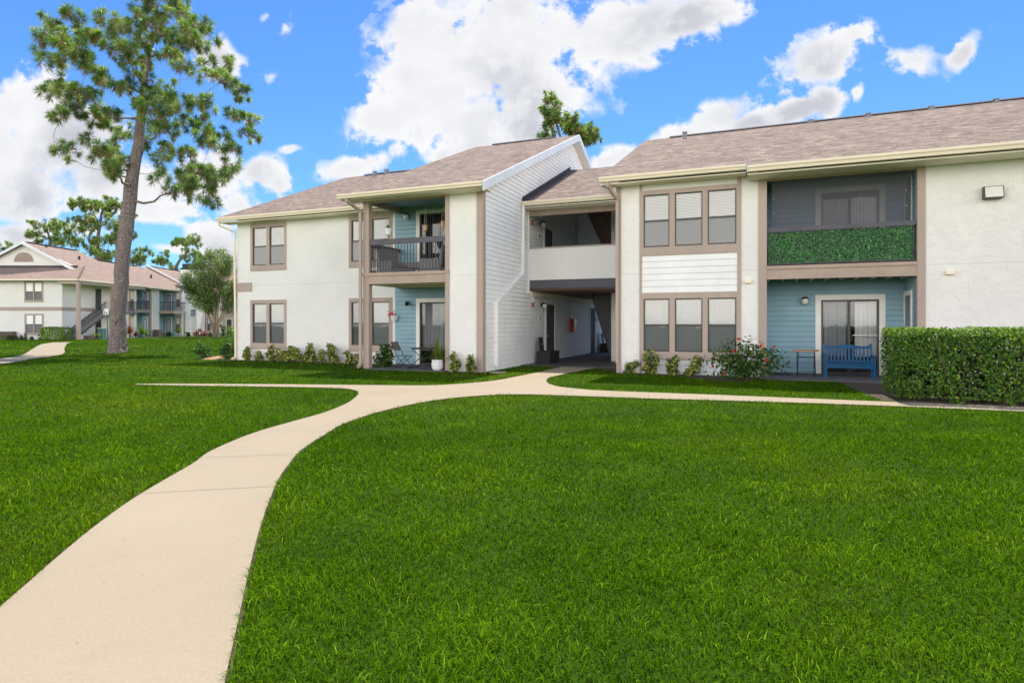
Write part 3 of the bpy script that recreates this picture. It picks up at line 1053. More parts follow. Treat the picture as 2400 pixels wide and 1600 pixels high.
# ---------------------------------------------------------------- lap siding
s_ = MB()
lap(s_, 'y', YR, -3.28, -0.60, 2.40, 3.51, zoff=2.40, ex=0.185)
s_.build('siding', M['siding'], B)
s_ = MB()
lap(s_, 'y', YR, -3.28, -0.60, -0.05, 0.43, zoff=-0.05, ex=0.16)
s_.build('siding', M['siding'], B)
XS = -7.9
ZB0, YE = 5.72, 16.6


def bayclip(z):
    z = min(z, 9.86)
    if z < 5.6:
        return (17.1, 36.7)
    d = (z - 5.62) / SL
    return (max(17.1, 16.6 + d), min(36.7, 37.1 - d))


s_ = MB()
lap(s_, 'x', XS, 17.28, 36.7, -0.05, 9.86, zoff=-0.01, clip=bayclip, gap=.0065)
s_.box(XS - 0.16, XS - 0.03, 17.28, 36.7, -0.05, 5.6)
s_.prism([(17.1, 5.6), (36.7, 5.6), (26.85, 9.85)], 'x', XS - 0.16, XS - 0.03)
s_.build('siding', M['siding'], B)
# blue recess, left bay
YBL = 19.2
hl = [(-11.42, -9.02, 3.0, 5.52), (-11.42, -9.02, 0.0, 2.36)]
s_ = MB()
lap(s_, 'y', YBL, -12.36, -9.02, 0.03, 5.75, holes=hl, zoff=0.03, gap=.013)
s_.box(-12.36, -11.42, YBL + 0.02, YBL + 0.12, 0.03, 5.75)
s_.box(-11.42, -9.0, YBL + 0.02, YBL + 0.12, 2.36, 3.0)
s_.box(-11.42, -9.0, YBL + 0.02, YBL + 0.12, 5.52, 5.75)
s_.build('siding', M['blue'], B)
# blue recess, right bay
YRB, XRR = 19.95, 3.72
hr = [(1.53, 3.24, 3.0, 5.40), (1.53, 3.24, 0.0, 2.31)]
s_ = MB()
lap(s_, 'y', YRB, 0.0, XRR, 0.04, 5.75, holes=hr, zoff=0.04, gap=.013)
s_.box(0.0, 1.53, YRB + .02, YRB + .12, 0.04, 5.75).box(3.24, XRR, YRB + .02, YRB + .12, 0.04, 5.75)
s_.box(1.53, 3.24, YRB + .02, YRB + .12, 2.31, 3.0).box(1.53, 3.24, YRB + .02, YRB + .12, 5.4, 5.75)
s_.build('siding', M['blue'], B)


def lap_negx(mb, X, y0, y1, z0, z1, hole, ex=0.152, lip=0.013):
    k = 0
    while z0 + k * ex < z1:
        lo, hi = z0 + k * ex, min(z1, z0 + (k + 1) * ex)
        segs = [(y0, y1)]
        if hole[2] < (lo + hi) / 2 < hole[3]:
            segs = [(y0, hole[0]), (hole[1], y1)]
        for a, b in segs:
            if b - a > .01:
                mb.quad([(X - lip, b, lo), (X - lip, a, lo), (X - 0.001, a, hi), (X - 0.001, b, hi)])
                mb.quad([(X, b, lo), (X, a, lo), (X - lip, a, lo), (X - lip, b, lo)])
        k += 1


s_ = MB()
for (za, zb) in ((0.04, 2.75), (3.0, 5.75)):
    hz = (19.02, 19.86, 0.9, 2.26) if za < 1 else (19.02, 19.86, 3.6, 5.42)
    lap_negx(s_, XRR, 18.7, YRB, za, zb, hz)
s_.box(XRR + 0.005, XRR + 0.17, 18.72, YRB + .1, 0.04, 5.75)
s_.build('siding', M['blue'], B)
s_ = MB()
s_.box(-0.04, 0.0, 18.7, YRB + .1, 0.04, 5.75)
s_.build('siding', M['blue'], B)
for (za, zb) in ((0.9, 2.26), (3.6, 5.42)):
    f = MB()
    X = XRR
    f.box(X - 0.03, X + 0.02, 18.96, 19.10, za - .1, zb + .12).box(X - 0.03, X + 0.02, 19.78, 19.92, za - .1, zb + .12)
    f.box(X - 0.03, X + 0.02, 19.10, 19.78, zb, zb + .12).box(X - 0.03, X + 0.02, 19.10, 19.78, za - .1, za)
    fo = f.build('window', M['white'], B)
    MB().box(X - 0.016, X - 0.006, 19.10, 19.78, za, zb).build('pane', mat('dim_brown_glass', (0.09, 0.06, 0.06), 0.1, 0.2, 2, spec=0.6) if za < 1 else bpy.data.materials['dim_brown_glass'], fo)


# ---------------------------------------------------------------- sliding doors
def slider(x0, x1, z0, z1, Y, tw, blind, split, x_hide=None):
    """white cased sliding glass door: outer size of the casing, tw = casing width"""
    f = MB()
    xr = x1
    f.box(x0, x0 + tw, Y - 0.035, Y + 0.06, z0, z1 - tw)
    if x_hide is None:
        f.box(x1 - tw, x1, Y - 0.035, Y + 0.06, z0, z1 - tw)
        xr = x1 - tw
    f.box(x0, x1, Y - 0.039, Y + 0.06, z1 - tw, z1)
    fo = f.build('sliding_door', M['white'], B)
    a, b, t_ = x0 + tw, xr, 0.05
    zt = z1 - tw
    fr = MB()
    fr.box(a, a + t_, Y, Y + 0.09, z0, zt).box(b - t_, b, Y, Y + 0.09, z0, zt)
    fr.box(a + t_, b - t_, Y, Y + 0.09, zt - t_, zt).box(a + t_, b - t_, Y, Y + 0.09, z0, z0 + 0.06)
    xm = a + (b - a) * split
    fr.box(xm - 0.035, xm + 0.035, Y + 0.005, Y + 0.07, z0 + 0.06, zt - t_)
    fr.build('door_frame', M['bronze'], fo)
    MB().quad([(a + t_, Y + 0.04, z0 + .06), (xm - .035, Y + .04, z0 + .06), (xm - .035, Y + .04, zt - t_), (a + t_, Y + .04, zt - t_)]).build('pane', M['darkglass'], fo)
    MB().quad([(xm + .035, Y + 0.055, z0 + .06), (b - t_, Y + .055, z0 + .06), (b - t_, Y + .055, zt - t_), (xm + .035, Y + .055, zt - t_)]).build('pane', M['glass'], fo)
    MB().box(xm + 0.05, xm + 0.085, Y - 0.03, Y + 0.01, z0 + .95, z0 + 1.13).build('door_handle', M['black'], fo)
    bl = MB()
    if blind == 'vertical':
        x = a + 0.06
        while x < b - 0.04:
            bl.quad([(x, Y + 0.16, z0 + .03), (x + 0.055, Y + 0.115, z0 + .03), (x + 0.055, Y + 0.115, zt - .03), (x, Y + 0.16, zt - .03)])
            x += 0.088
        bl.build('vertical_blind', M['vblind'], fo)
    else:
        n = 90
        prev = None
        for i in range(n + 1):
            x = a + 0.02 + (b - a - 0.04) * i / n
            y = Y + 0.15 + 0.03 * math.sin(i * 0.9) + 0.012 * math.sin(i * 2.3 + 1)
            if prev and not (blind == 'gap' and xm - 0.03 < x < xm + 0.16):
                bl.quad([(prev[0], prev[1], z0 + .50), (x, y, z0 + .50), (x, y, zt - .02), (prev[0], prev[1], zt - .02)])
            prev = (x, y)
        bl.build('curtain', M['curtain'], fo, smooth=True)
    MB().quad([(a, Y + 0.9, z0), (b, Y + 0.9, z0), (b, Y + .9, zt), (a, Y + .9, zt)]).build('dark_backing', M['dark'], fo)
    return fo


slider(-11.46, -9.02, 3.02, 5.56, YBL, 0.14, 'vertical', 0.55, x_hide=True)
d_ = slider(-11.46, -9.02, 0.035, 2.40, YBL, 0.14, 'curtain', 0.74, x_hide=True)
slider(1.49, 3.26, 3.02, 5.43, YRB, 0.15, 'vertical', 0.5)
dr = slider(1.49, 3.26, 0.045, 2.33, YRB, 0.15, 'gap', 0.49)
MB().tube([(2.42, YRB - 0.01, 1.16), (3.06, YRB - 0.01, 1.16)], 0.014, 8).build('security_bar', M['white'], dr)

# ---------------------------------------------------------------- roofs
def gable(name, x0, x1, ye, ze, yr, dmat='fascia', thick=0.17, rear=True, under='deck'):
    zr = ze + SL * (yr - ye)
    yb = 2 * yr - ye
    L = (yr - ye) * math.sqrt(1 + SL * SL)
    m = MB()
    m.quad([(x0, ye, ze), (x1, ye, ze), (x1, yr, zr), (x0, yr, zr)], uv=[(x0, 0), (x1, 0), (x1, L), (x0, L)], mi=0)
    m.quad([(x1, yb, ze), (x0, yb, ze), (x0, yr, zr), (x1, yr, zr)], uv=[(x1, 0), (x0, 0), (x0, L), (x1, L)], mi=0)
    t = thick
    m.quad([(x0, ye, ze - t), (x0, yr, zr - t), (x1, yr, zr - t), (x1, ye, ze - t)], mi=2)
    m.quad([(x1, yb, ze - t), (x1, yr, zr - t), (x0, yr, zr - t), (x0, yb, ze - t)], mi=2)
    m.quad([(x0, ye, ze - t), (x1, ye, ze - t), (x1, ye, ze), (x0, ye, ze)], mi=1)
    m.quad([(x1, yb, ze - t), (x0, yb, ze - t), (x0, yb, ze), (x1, yb, ze)], mi=1)
    for x, fl in ((x0, 1), (x1, 0)):
        q1 = [(x, ye, ze - t), (x, yr, zr - t), (x, yr, zr), (x, ye, ze)]
        q2 = [(x, yr, zr - t), (x, yb, ze - t), (x, yb, ze), (x, yr, zr)]
        for q in (q1, q2):
            m.quad(q[::-1] if fl == 1 else q, mi=1)
    return m.build(name, [M['shingle'], M['fascia'], M[under]], B)


def roof_z(ye, ze, y):
    return ze + SL * (y - ye)


ZL = 5.83
r_left = gable('roof', -20.55, -12.70, 18.78, ZL, 27.05)
r_bay = gable('roof', -12.78, -7.60, 16.55, 5.72, 26.85)
r_walk = gable('roof', -7.88, -4.03, 20.45, 5.84, 26.45)
r_mid = gable('roof', -4.46, -0.34, 18.02, 5.86, 25.9)
r_right = gable('roof', -0.34, 12.9, 17.72, 5.86 - 0.3 * SL, 25.9)


def ridge_vent(roof, x0, x1, yr, zr):
    m = MB()
    m.prism([(yr - 0.17, zr - 0.17 * SL + 0.012), (yr + 0.17, zr - 0.17 * SL + 0.012), (yr + 0.17, zr - .17 * SL + 0.05), (yr, zr + 0.065), (yr - 0.17, zr - .17 * SL + 0.05)], 'x', x0, x1)
    m.build('ridge_vent', M['vent'], roof)


ridge_vent(r_left, -19.2, -12.9, 27.05, roof_z(18.78, ZL, 27.05))
ridge_vent(r_bay, -11.8, -8.8, 26.85, roof_z(16.55, 5.72, 26.85))
ridge_vent(r_mid, -3.45, -0.35, 25.9, roof_z(18.02, 5.86, 25.9))
ridge_vent(r_right, -0.34, 12.8, 25.9, roof_z(18.02, 5.86, 25.9) + .002)


def roof_pipe(roof, x, y, ye, ze, h=0.2, w_=0.075):
    z = roof_z(ye, ze, y)
    m = MB()
    m.box(x - w_, x + w_, y - w_, y + w_, z - 0.05, z + h)
    m.box(x - w_ * 1.25, x + w_ * 1.25, y - w_ * 1.25, y + w_ * 1.25, z + h, z + h + 0.04)
    m.obox((x, y, z + .01), (w_ * 1.9, 0, 0), (0, w_ * 1.9, w_ * 1.9 * SL), (0, 0, .008))
    m.build('vent_pipe', M['pipe'], roof)


roof_pipe(r_left, -18.2, 26.4, 18.78, ZL)
roof_pipe(r_left, -17.7, 26.7, 18.78, ZL)
roof_pipe(r_mid, -2.78, 25.2, 18.02, 5.86)
for x in (1.77, 3.67, 5.62, 7.5):
    roof_pipe(r_right, x, 25.75, 18.02, 5.86, 0.08, 0.06)


# soffits, rake boards, flashing
def part(name, m, *boxes):
    t_ = MB()
    for b_ in boxes:
        t_.box(*b_)
    return t_.build(name, M[m], B)


part('soffit', 'soffit', (-20.5, -12.4, 18.80, YL + 0.03, 5.60, 5.64))
part('soffit', 'soffit', (-12.76, -7.62, 16.57, 17.2, 5.50 + .03, 5.55 + .03))
part('soffit', 'soffit', (-4.44, -0.36, 18.04, YR + .02, 5.63, 5.66))
part('soffit', 'soffit', (-0.32, 12.8, 17.74, YR + .02, 5.50, 5.54))
part('soffit', 'soffit', (-7.86, -4.05, 20.47, 21.1, 5.62, 5.65))
part('porch_ceiling', 'blue', (-12.5, -9.0, 17.22, 19.25, 5.70, 5.74))
part('porch_ceiling', 'blue', (-0.03, 3.75, 18.7, 20.0, 5.64, 5.68))
rk = MB()
for (ya, yb_) in ((16.50, 26.85), (37.2, 26.85)):
    za, zb_ = roof_z(16.55, 5.72, 16.5), roof_z(16.55, 5.72, 26.85)
    q = [(ya, za - 0.27), (yb_, zb_ - 0.27), (yb_, zb_ + 0.012), (ya, za + 0.012)]
    rk.prism(q, 'x', -7.60, -7.555)
rk.build('rake_board', M['fascia'], B, recalc=True)
rk = MB()
for (ya, yb_) in ((16.6, 26.85), (37.1, 26.85)):
    za, zb_ = 5.50, 5.50 + SL * 10.25
    rk.quad([(-7.9, ya, za), (-7.6, ya, za), (-7.6, yb_, zb_), (-7.9, yb_, zb_)])
rk.build('rake_soffit', M['white'], B)
fl = MB()
for sgn in (1,):
    ya, yb_ = 20.45, 26.5
    za, zb_ = roof_z(20.45, 5.84, ya), roof_z(20.45, 5.84, yb_)
    fl.quad([(-7.875, ya, za + .02), (-7.62, ya, za + .015), (-7.62, yb_, zb_ + .015), (-7.875, yb_, zb_ + .02)])
    fl.quad([(-7.875, ya, za + .02), (-7.875, yb_, zb_ + .02), (-7.875, yb_, zb_ + .16), (-7.875, ya, za + .16)])
fl.build('flashing', M['flash'], B)


# ---------------------------------------------------------------- gutters and downspouts
def gutter(x0, x1, yf, zt, d=0.125, h=0.14):
    prof = [(yf + d, zt), (yf + d, zt - h), (yf + 0.045, zt - h), (yf + 0.03, zt - h * .62), (yf, zt - h * .38), (yf, zt), (yf + 0.014, zt), (yf + 0.014, zt - h * .30), (yf + .045, zt - h * .55), (yf + 0.055, zt - h + .012), (yf + d - .01, zt - h + .012), (yf + d - 0.01, zt)]
    m = MB()
    m.prism(prof, 'x', x0, x1)
    for x in (x0 + .002, x1 - .002):
        m.prism([(yf + d, zt), (yf + d, zt - h), (yf + 0.045, zt - h), (yf + 0.03, zt - h * .62), (yf - .004, zt - h * .38), (yf - .004, zt + .004)], 'x', x - .003, x + .003)
    return m.build('gutter', M['cream'], B, recalc=True)


gutter(-20.56, -12.3, 18.64, 5.80)
gutter(-12.79, -7.62, 16.41, 5.70)
gutter(-7.86, -4.03, 20.31, 5.82)
gutter(-4.46, -0.36, 17.88, 5.84)
gl_ = gutter(-0.30, 12.9, 17.56, 5.72, 0.15, 0.16)
hb = MB()
for i in range(18):
    hb.obox((-0.1 + i * 0.66 + random.uniform(-.1, .1), 17.60, 5.722), (.02, 0, 0), (0, .03, 0), (0, 0, .008))
hb.build('leaf_litter', M['black'], gl_)


def downspout(pts, m='cream', w_=0.075, d=0.06, straps=()):
    mb = MB()
    for a, b in zip(pts[:-1], pts[1:]):
        mb.bar(a, b, w_, d)
    for p in pts[1:-1]:
        mb.obox(p, (w_ / 2 * .98, 0, 0), (0, w_ / 2 * .98, 0), (0, 0, w_ / 2 * .98))
    for z in straps:
        pass
    return mb.build('downspout', M[m], B)


downspout([(-20.45, 18.72, 5.68), (-20.45, 18.75, 5.50), (-20.12, 19.22, 5.28), (-20.10, 19.27, 0.12), (-20.10, 19.10, 0.05)])
downspout([(-12.45, 16.48, 5.58), (-12.45, 16.50, 5.48), (-12.30, 17.02, 5.22), (-12.30, 17.03, 0.15), (-12.30, 16.88, 0.06)], 'taupe', 0.09, 0.08)
downspout([(-7.80, 20.40, 5.72), (-7.84, 20.45, 3.28), (-7.84, 18.10, 2.16), (-7.84, 18.10, 0.14)], 'siding', 0.10, 0.085)
downspout([(-4.2, 17.95, 5.70), (-4.2, 17.97, 5.58), (-4.01, 18.42, 5.22), (-4.01, 18.43, 0.30)], 'taupe', 0.09, 0.075)

# ---------------------------------------------------------------- balconies
def railing(x0, x1, y, zc_, zt, zb, n, extra=None, cap='railtop', capw=0.05, bal=0.018):
    m = MB()
    m.box(x0, x1, y - capw / 2, y + capw / 2, zc_, zt)
    ro = m.build('railing', M[cap], B)
    lo = MB()
    lo.box(x0, x1, y - 0.018, y + 0.018, zb, zb + 0.035)
    lo.build('bottom_rail', M['rail'], ro)
    for i in range(n):
        x = x0 + (x1 - x0) * (i + 0.5) / n
        b_ = MB()
        b_.box(x - bal / 2, x + bal / 2, y - bal / 2, y + bal / 2, zb + 0.035, zc_)
        b_.build('baluster', M['rail'], ro)
    return ro


part('balcony_beam', 'beam', (-12.25, -9.02, YB - 0.01, YB + 0.14, 2.80, 3.06))
part('balcony_beam', 'beam', (-12.25, -9.02, YB - 0.045, YB + 0.16, 3.065, 3.17))
part('top_beam', 'beam', (-12.27, -9.03, YB - 0.015, YB + 0.16, 5.49, 5.74))
part('side_beam', 'beam', (-12.25, -12.11, YB + 0.2, 19.18, 5.50, 5.74))
part('side_beam', 'beam', (-12.25, -12.11, YB + 0.2, 19.18, 2.80, 3.06))
part('balcony_floor', 'floor', (-12.25, -9.03, YB + 0.165, 19.18, 2.94, 3.02))
jm = MB()
for i in range(7):
    y = 17.4 + i * 0.28
    jm.box(-12.1, -9.04, y, y + 0.045, 2.78, 2.935)
jm.build('floor_joists', M['soffit'], B)
railing(-12.03, -9.15, YB + 0.07, 4.09, 4.265, 3.22, 25)
m = MB()
m.box(-12.17, -12.12, YB + .2, 19.18, 4.05, 4.20)
sr = m.build('railing', M['railtop'], B)
MB().box(-12.16, -12.13, YB + .2, 19.18, 3.22, 3.255).build('bottom_rail', M['rail'], sr)
for i in range(14):
    y = YB + .28 + i * 0.137
    MB().box(-12.154, -12.136, y, y + .018, 3.255, 4.05).build('baluster', M['rail'], sr)

part('balcony_beam', 'beam', (0.17, 3.73, YR - 0.02, YR + 0.14, 2.72, 2.99))
part('balcony_beam', 'beam', (0.17, 3.73, YR - 0.05, YR + 0.16, 2.995, 3.09))
part('top_beam', 'beam', (0.17, 3.73, YR - 0.02, YR + 0.14, 5.45, 5.70))
part('balcony_floor', 'floor', (0.0, 3.73, YR + 0.165, YRB - .02, 2.92, 3.0))
jm = MB()
for i in range(10):
    x = 0.2 + i * 0.38
    jm.box(x, x + 0.045, YR + 0.145, YRB - .02, 2.74, 2.915)
jm.build('floor_joists', M['soffit'], B)
railing(0.17, 3.73, YR + 0.05, 4.03, 4.15, 3.12, 24)
iv = MB()
iv.box(0.2, 3.7, YR + 0.13, YR + 0.15, 3.13, 4.02, rnd=0.1)
for k in range(5200):
    x, z = random.uniform(0.22, 3.68), random.uniform(3.14, 4.02)
    y = YR + 0.125 - random.random() * 0.035
    a = random.uniform(0, 6.28)
    s0 = random.uniform(0.018, 0.034)
    n_ = Vector((random.uniform(-.5, .5), -1, random.uniform(-.2, .9))).normalized()
    u = n_.cross(Vector((math.cos(a), 0.1, math.sin(a)))).normalized()
    v = n_.cross(u)
    c = Vector((x, y, z))
    iv.quad([c - u * s0, c - v * s0 * .8, c + u * s0 * 1.1, c + v * s0 * .8], rnd=random.random())
tag(iv.build('ivy_screen', M['ivy']), 'artificial green ivy privacy screen tied behind the balcony balusters', 'ivy screen')
sc = MB()
nx = 24
for i in range(nx):
    xa, xb = 0.30 + 3.3 * i / nx, 0.30 + 3.3 * (i + 1) / nx
    off = lambda x: 0.012 * math.sin(x * 2.1) + 0.006 * math.sin(x * 7)
    sc.quad([(xa, YR + 0.16 + off(xa), 4.16), (xb, YR + 0.16 + off(xb), 4.16), (xb, YR + 0.16, 5.62), (xa, YR + 0.16, 5.62)])
scr = sc.build('shade_screen', M['shade'], smooth=True)
tag(scr, 'dark see-through mesh shade hung across the screened upper balcony', 'shade screen')
gm = MB()
for z in (4.55, 4.95):
    for x in (0.34, 3.52):
        gm.lathe([(0.018, 0), (0.018, .012), (0.0, .012)], (x, YR + .14, z), 8)
gm.build('grommet', M['metal'], scr)

# ---------------------------------------------------------------- breezeway
part('half_wall', 'stucco', (-7.86, -4.03, 21.08, 21.22, 3.08, 4.22))
part('wall_cap', 'taupe', (-7.87, -4.02, 21.05, 21.25, 4.225, 4.265))
part('floor_beam', 'railtop', (-7.86, -4.03, 21.10, 21.24, 2.77, 3.06))
part('floor_edge', 'flash', (-7.86, -4.03, 21.085, 21.105, 3.062, 3.078))
part('top_beam', 'beam', (-7.86, -4.03, 21.08, 21.22, 5.42, 5.62))
part('upper_floor', 'deck', (-7.87, -4.03, 21.25, 25.4, 2.72, 2.92), (-7.87, -6.6, 25.41, 33.0, 2.72, 2.92))
part('corner_trim', 'white', (-7.88, -7.82, 21.02, 21.10, 2.6, 5.6))
part('post', 'white', (-5.40, -5.20, 23.72, 23.86, 0.03, 2.70), (-5.40, -5.20, 23.72, 23.86, 2.93, 7.0))
part('partition', 'siding', (-5.18, -4.04, 23.75, 23.83, 0.03, 2.70), (-5.18, -4.04, 23.75, 23.83, 2.93, 7.0))
part('ledger_board', 'soffit', (-7.87, -7.82, 21.3, 33.0, 2.52, 2.70))
m = MB()
for i in range(14):
    x = -7.7 + i * 0.28
    for (ya, yb_) in ((21.0, 26.4), (26.5, 32.2)):
        za = roof_z(20.45, 5.84, ya) if ya < 26.45 else roof_z(20.45, 5.84, 52.9 - ya)
        zb_ = roof_z(20.45, 5.84, yb_) if yb_ < 26.45 else roof_z(20.45, 5.84, 52.9 - yb_)
        m.bar((x, ya, za - .24), (x, yb_, zb_ - .24), 0.045, 0.13)
m.bar((-7.86, 26.45, 8.0), (-4.04, 26.45, 8.0), 0.09, 0.3)
m.build('rafters', M['deck'], B)
# staircase climbing from the far end toward the front
st = MB()
nst = 15
y_bot, y_top, z_top = 28.75, 25.40, 2.72
for i in range(nst):
    y = y_bot + (y_top - y_bot) * i / nst
    z = 0.03 + (z_top - 0.03) * i / nst
    dz_ = (z_top - 0.03) / nst
    dy_ = (y_bot - y_top) / nst
    st.box(-6.52, -4.05, y - dy_, y - dy_ + 0.03, z, z + dz_)
    st.box(-6.52, -4.05, y - dy_ - .02, y, z + dz_ - 0.04, z + dz_)
    st.box(-6.50, -4.06, y - dy_ - 0.05, y - dy_ - .02, z - dz_ * .95, z + dz_ * 0.08)
so_ = st.build('staircase', M['stair'], B)
sg = MB()
sg.bar((-6.55, y_bot, 0.0), (-6.55, y_top - .1, z_top), 0.05, 0.28)
sg.build('stringer', M['stair'], so_)


# doors on the breezeway wall
def entry(y0, y1, z0, z1, tw=0.13):
    f = MB()
    X = XS + 0.013
    f.box(X, X + 0.035, y0, y0 + tw, z0, z1 - tw).box(X, X + 0.035, y1 - tw, y1, z0, z1 - tw).box(X, X + 0.038, y0, y1, z1 - tw, z1)
    fo = f.build('entry_door', M['white'], B)
    MB().box(X - .005, X + 0.012, y0 + tw, y1 - tw, z0, z1 - tw).build('door_leaf', M['door'], fo)
    MB().lathe([(0.0, 0), (0.03, 0.0), (0.03, 0.04), (0, .045)], (X + 0.05, y0 + tw + .1, z0 + .95), 10).build('door_handle', M['metal'], fo)
    kp = MB()
    kp.box(X + .0125, X + .018, y0 + tw + .12, y1 - tw - .12, z0 + 1.15, z0 + 1.85).box(X + .0125, X + .018, y0 + tw + .12, y1 - tw - .12, z0 + .2, z0 + .95)
    kp.build('door_panel', M['door'], fo)


entry(22.98, 24.28, 0.03, 2.40)
entry(29.78, 31.0, 0.03, 2.42)
entry(22.80, 24.05, 2.94, 5.40)
cd = MB()
cd.tube([(XS + 0.05, 27.3, 3.0), (XS + 0.05, 27.3, 6.6)], 0.03, 8).tube([(XS + 0.05, 27.55, 3.0), (XS + 0.05, 27.55, 6.6)], 0.022, 8)
cd.tube([(XS + 0.05, 26.6, 1.75), (XS + 0.05, 26.6, 2.5), (XS + 0.05, 29.6, 2.48)], 0.022, 8)
cd.tube([(XS + 0.05, 24.4, 2.48), (XS + 0.05, 29.6, 2.46)], 0.03, 8)
cd.build('conduit', M['white'], B)
# ================================================================== OBJECTS AT THE BUILDING
def globe_lamp(loc, face, label):
    """jelly-jar wall lamp; face = outward direction"""
    r = empty('wall_lamp', loc, label, 'wall lamp', 'globe lamps on the walls')
    f = Vector(face)
    c = Vector(loc)
    m = MB()
    s = Vector((0, 0, 1)).cross(f)
    m.obox(c + f * 0.02, s * 0.06, Vector((0, 0, 0.07)), f * 0.02)
    m.tube([c + f * 0.03 + Vector((0, 0, .07)), c + f * 0.12 + Vector((0, 0, .07))], 0.035, 10)
    m.lathe([(0.0, .035), (.075, .03), (.085, -.02), (.06, -.025)], c + f * 0.13 + Vector((0, 0, .06)), 14)
    m.build('bracket', M['black'], r)
    g_ = MB()
    g_.lathe([(0.0, -.115), (.05, -.10), (.085, -.055), (.095, -.01), (.085, .035), (.06, .065)], c + f * 0.13 + Vector((0, 0, -.02)), 16)
    g_.build('globe', M['lampglass'], r, smooth=True)
    return r


globe_lamp((-11.80, 19.18, 5.36), (0, -1, 0), 'globe wall lamp on blue siding of the balcony with hanging pots')
globe_lamp((1.21, 19.93, 2.18), (0, -1, 0), 'globe wall lamp on blue siding above the small wood-topped table')
globe_lamp((-7.88, 22.55, 2.22), (1, 0, 0), 'globe wall lamp beside the ground floor door in the breezeway')
globe_lamp((-7.88, 22.40, 5.34), (1, 0, 0), 'globe wall lamp beside the upper door in the breezeway')
r = empty('spotlight', (-11.79, 19.17, 2.24), 'small black spotlight on blue siding above the folding patio chair', 'spotlight')
m = MB()
m.lathe([(.055, 0), (.055, .03), (0, .03)], (-11.79, 19.15, 2.27), 12)
m.build('mount', M['black'], r)
m = MB()
m.tube([(-11.83, 19.12, 2.27), (-11.72, 18.98, 2.20)], [.045, .075], 12)
m.build('lamp_head', M['black'], r)

r = empty('floodlight', (5.3, 18.49, 4.60), 'rectangular bronze floodlight with frosted lens on blank white stucco wall', 'floodlight')
m = MB()
m.prism([(18.49, 4.56), (18.49, 4.86), (18.36, 4.86), (18.30, 4.60), (18.30, 4.56)], 'x', 5.10, 5.50)
m.build('housing', M['bronze'], r, recalc=True)
m = MB()
m.quad([(5.12, 18.296, 4.585), (5.48, 18.296, 4.585), (5.48, 18.352, 4.845), (5.12, 18.352, 4.845)])
m.build('lens', M['lampglass'], r)
for nm, x, z, lab in (('vent_hood', 4.42, 2.78, 'small cream vent hood on blank white wall below the floodlight'), ('vent_hood', -0.32, 2.68, 'small cream vent hood on narrow white wall beside the taupe pilaster')):
    m = MB()
    m.prism([(18.5, z - .05), (18.5, z + .06), (18.43, z + .055), (18.39, z - .05)], 'x', x - .08, x + .08)
    o = m.build(nm, M['cream'], loc=(x, 18.5, z), recalc=True)
    tag(o, lab, 'vent', 'vent hoods on the front wall')

# breezeway fittings
r = empty('extinguisher_cabinet', (-7.87, 26.63, 1.10), 'red fire extinguisher cabinet hung on the pale breezeway wall', 'extinguisher cabinet')
m = MB()
m.box(-7.87, -7.70, 26.40, 26.86, 1.12, 1.74)
m.build('cabinet', M['red'], r)
m = MB()
m.box(-7.699, -7.69, 26.46, 26.80, 1.2, 1.66)
m.build('door_panel', mat('dark_red_panel', (0.22, 0.012, 0.014), 0.25, 0.1, 3), r)
m = MB()
m.box(-7.689, -7.686, 26.58, 26.62, 1.32, 1.52)
m.build('label_strip', M['white'], r)
for z, lab in ((2.20, 'fire alarm horn with red body by the ground floor breezeway door'), (5.25, 'fire alarm horn with red body by the upper breezeway door')):
    r = empty('alarm_horn', (-7.88, 21.52, z), lab, 'alarm', 'alarm horns in the breezeway')
    m = MB()
    m.box(-7.88, -7.80, 21.46, 21.60, z - .06, z + .08)
    m.build('horn', M['red'], r)
    m = MB()
    m.box(-7.80, -7.78, 21.48, 21.58, z - .03, z + .05)
    m.tube([(-7.85, 21.5, z + .08), (-7.85, 21.5, z + .52)], 0.02, 8)
    m.build('conduit', M['white'], r)
for (y, z, lab) in ((22.32, 1.72, 'small white unit number plaque beside the ground floor breezeway door'), (22.25, 4.85, 'small white unit number plaque beside the upper breezeway door')):
    r = empty('number_plaque', (-7.88, y, z), lab, 'plaque', 'unit number plaques')
    m = MB()
    m.box(-7.885, -7.862, y - .09, y + .09, z - .10, z + .10)
    m.build('plate', M['white'], r)
    m = MB()
    for dy_ in (-.045, .0, .045):
        m.box(-7.861, -7.858, y + dy_ - .014, y + dy_ + .014, z - .045, z + .05)
    m.build('digits', M['black'], r)
r = empty('unit_letter', (-7.87, 31.25, 1.72), 'dark letter E mounted on the far end of the breezeway wall', 'letter')
m = MB()
m.box(-7.885, -7.86, 31.12, 31.17, 1.60, 1.84)
for z in (1.60, 1.70, 1.80):
    m.box(-7.885, -7.86, 31.17, 31.32, z, z + .04)
m.build('letter', M['black'], r)


def storage_box(x0, x1, y0, y1, h, label, lean):
    r = empty('storage_box', ((x0 + x1) / 2, (y0 + y1) / 2, 0.03), label, 'storage box', 'dark storage boxes in the breezeway')
    m = MB()
    m.box(x0, x1, y0, y1, 0.03, 0.03 + h)
    m.box(x0 - .02, x1 + .02, y0 - .02, y1 + .02, 0.03 + h, 0.06 + h)
    for k in range(5):
        m.box(x0 + (x1 - x0) * k / 4 - .012, x0 + (x1 - x0) * k / 4 + .012, y0 - .012, y0, 0.04, 0.02 + h)
    m.build('bin', M['planterbox'], r)
    m = MB()
    m.obox((x0 + .06, y0 + .25, .06 + h + .26), (.015, 0, -.004), (0, .22, 0), (-.03, 0, .27))
    m.build('lid', M['planterbox'], r)
    m = MB()
    m.obox((x0 + .085, y0 + .25, .06 + h + .26), (.004, 0, 0), (0, .03, 0), (0, 0, .03))
    m.build('latch', M['metal'], r)


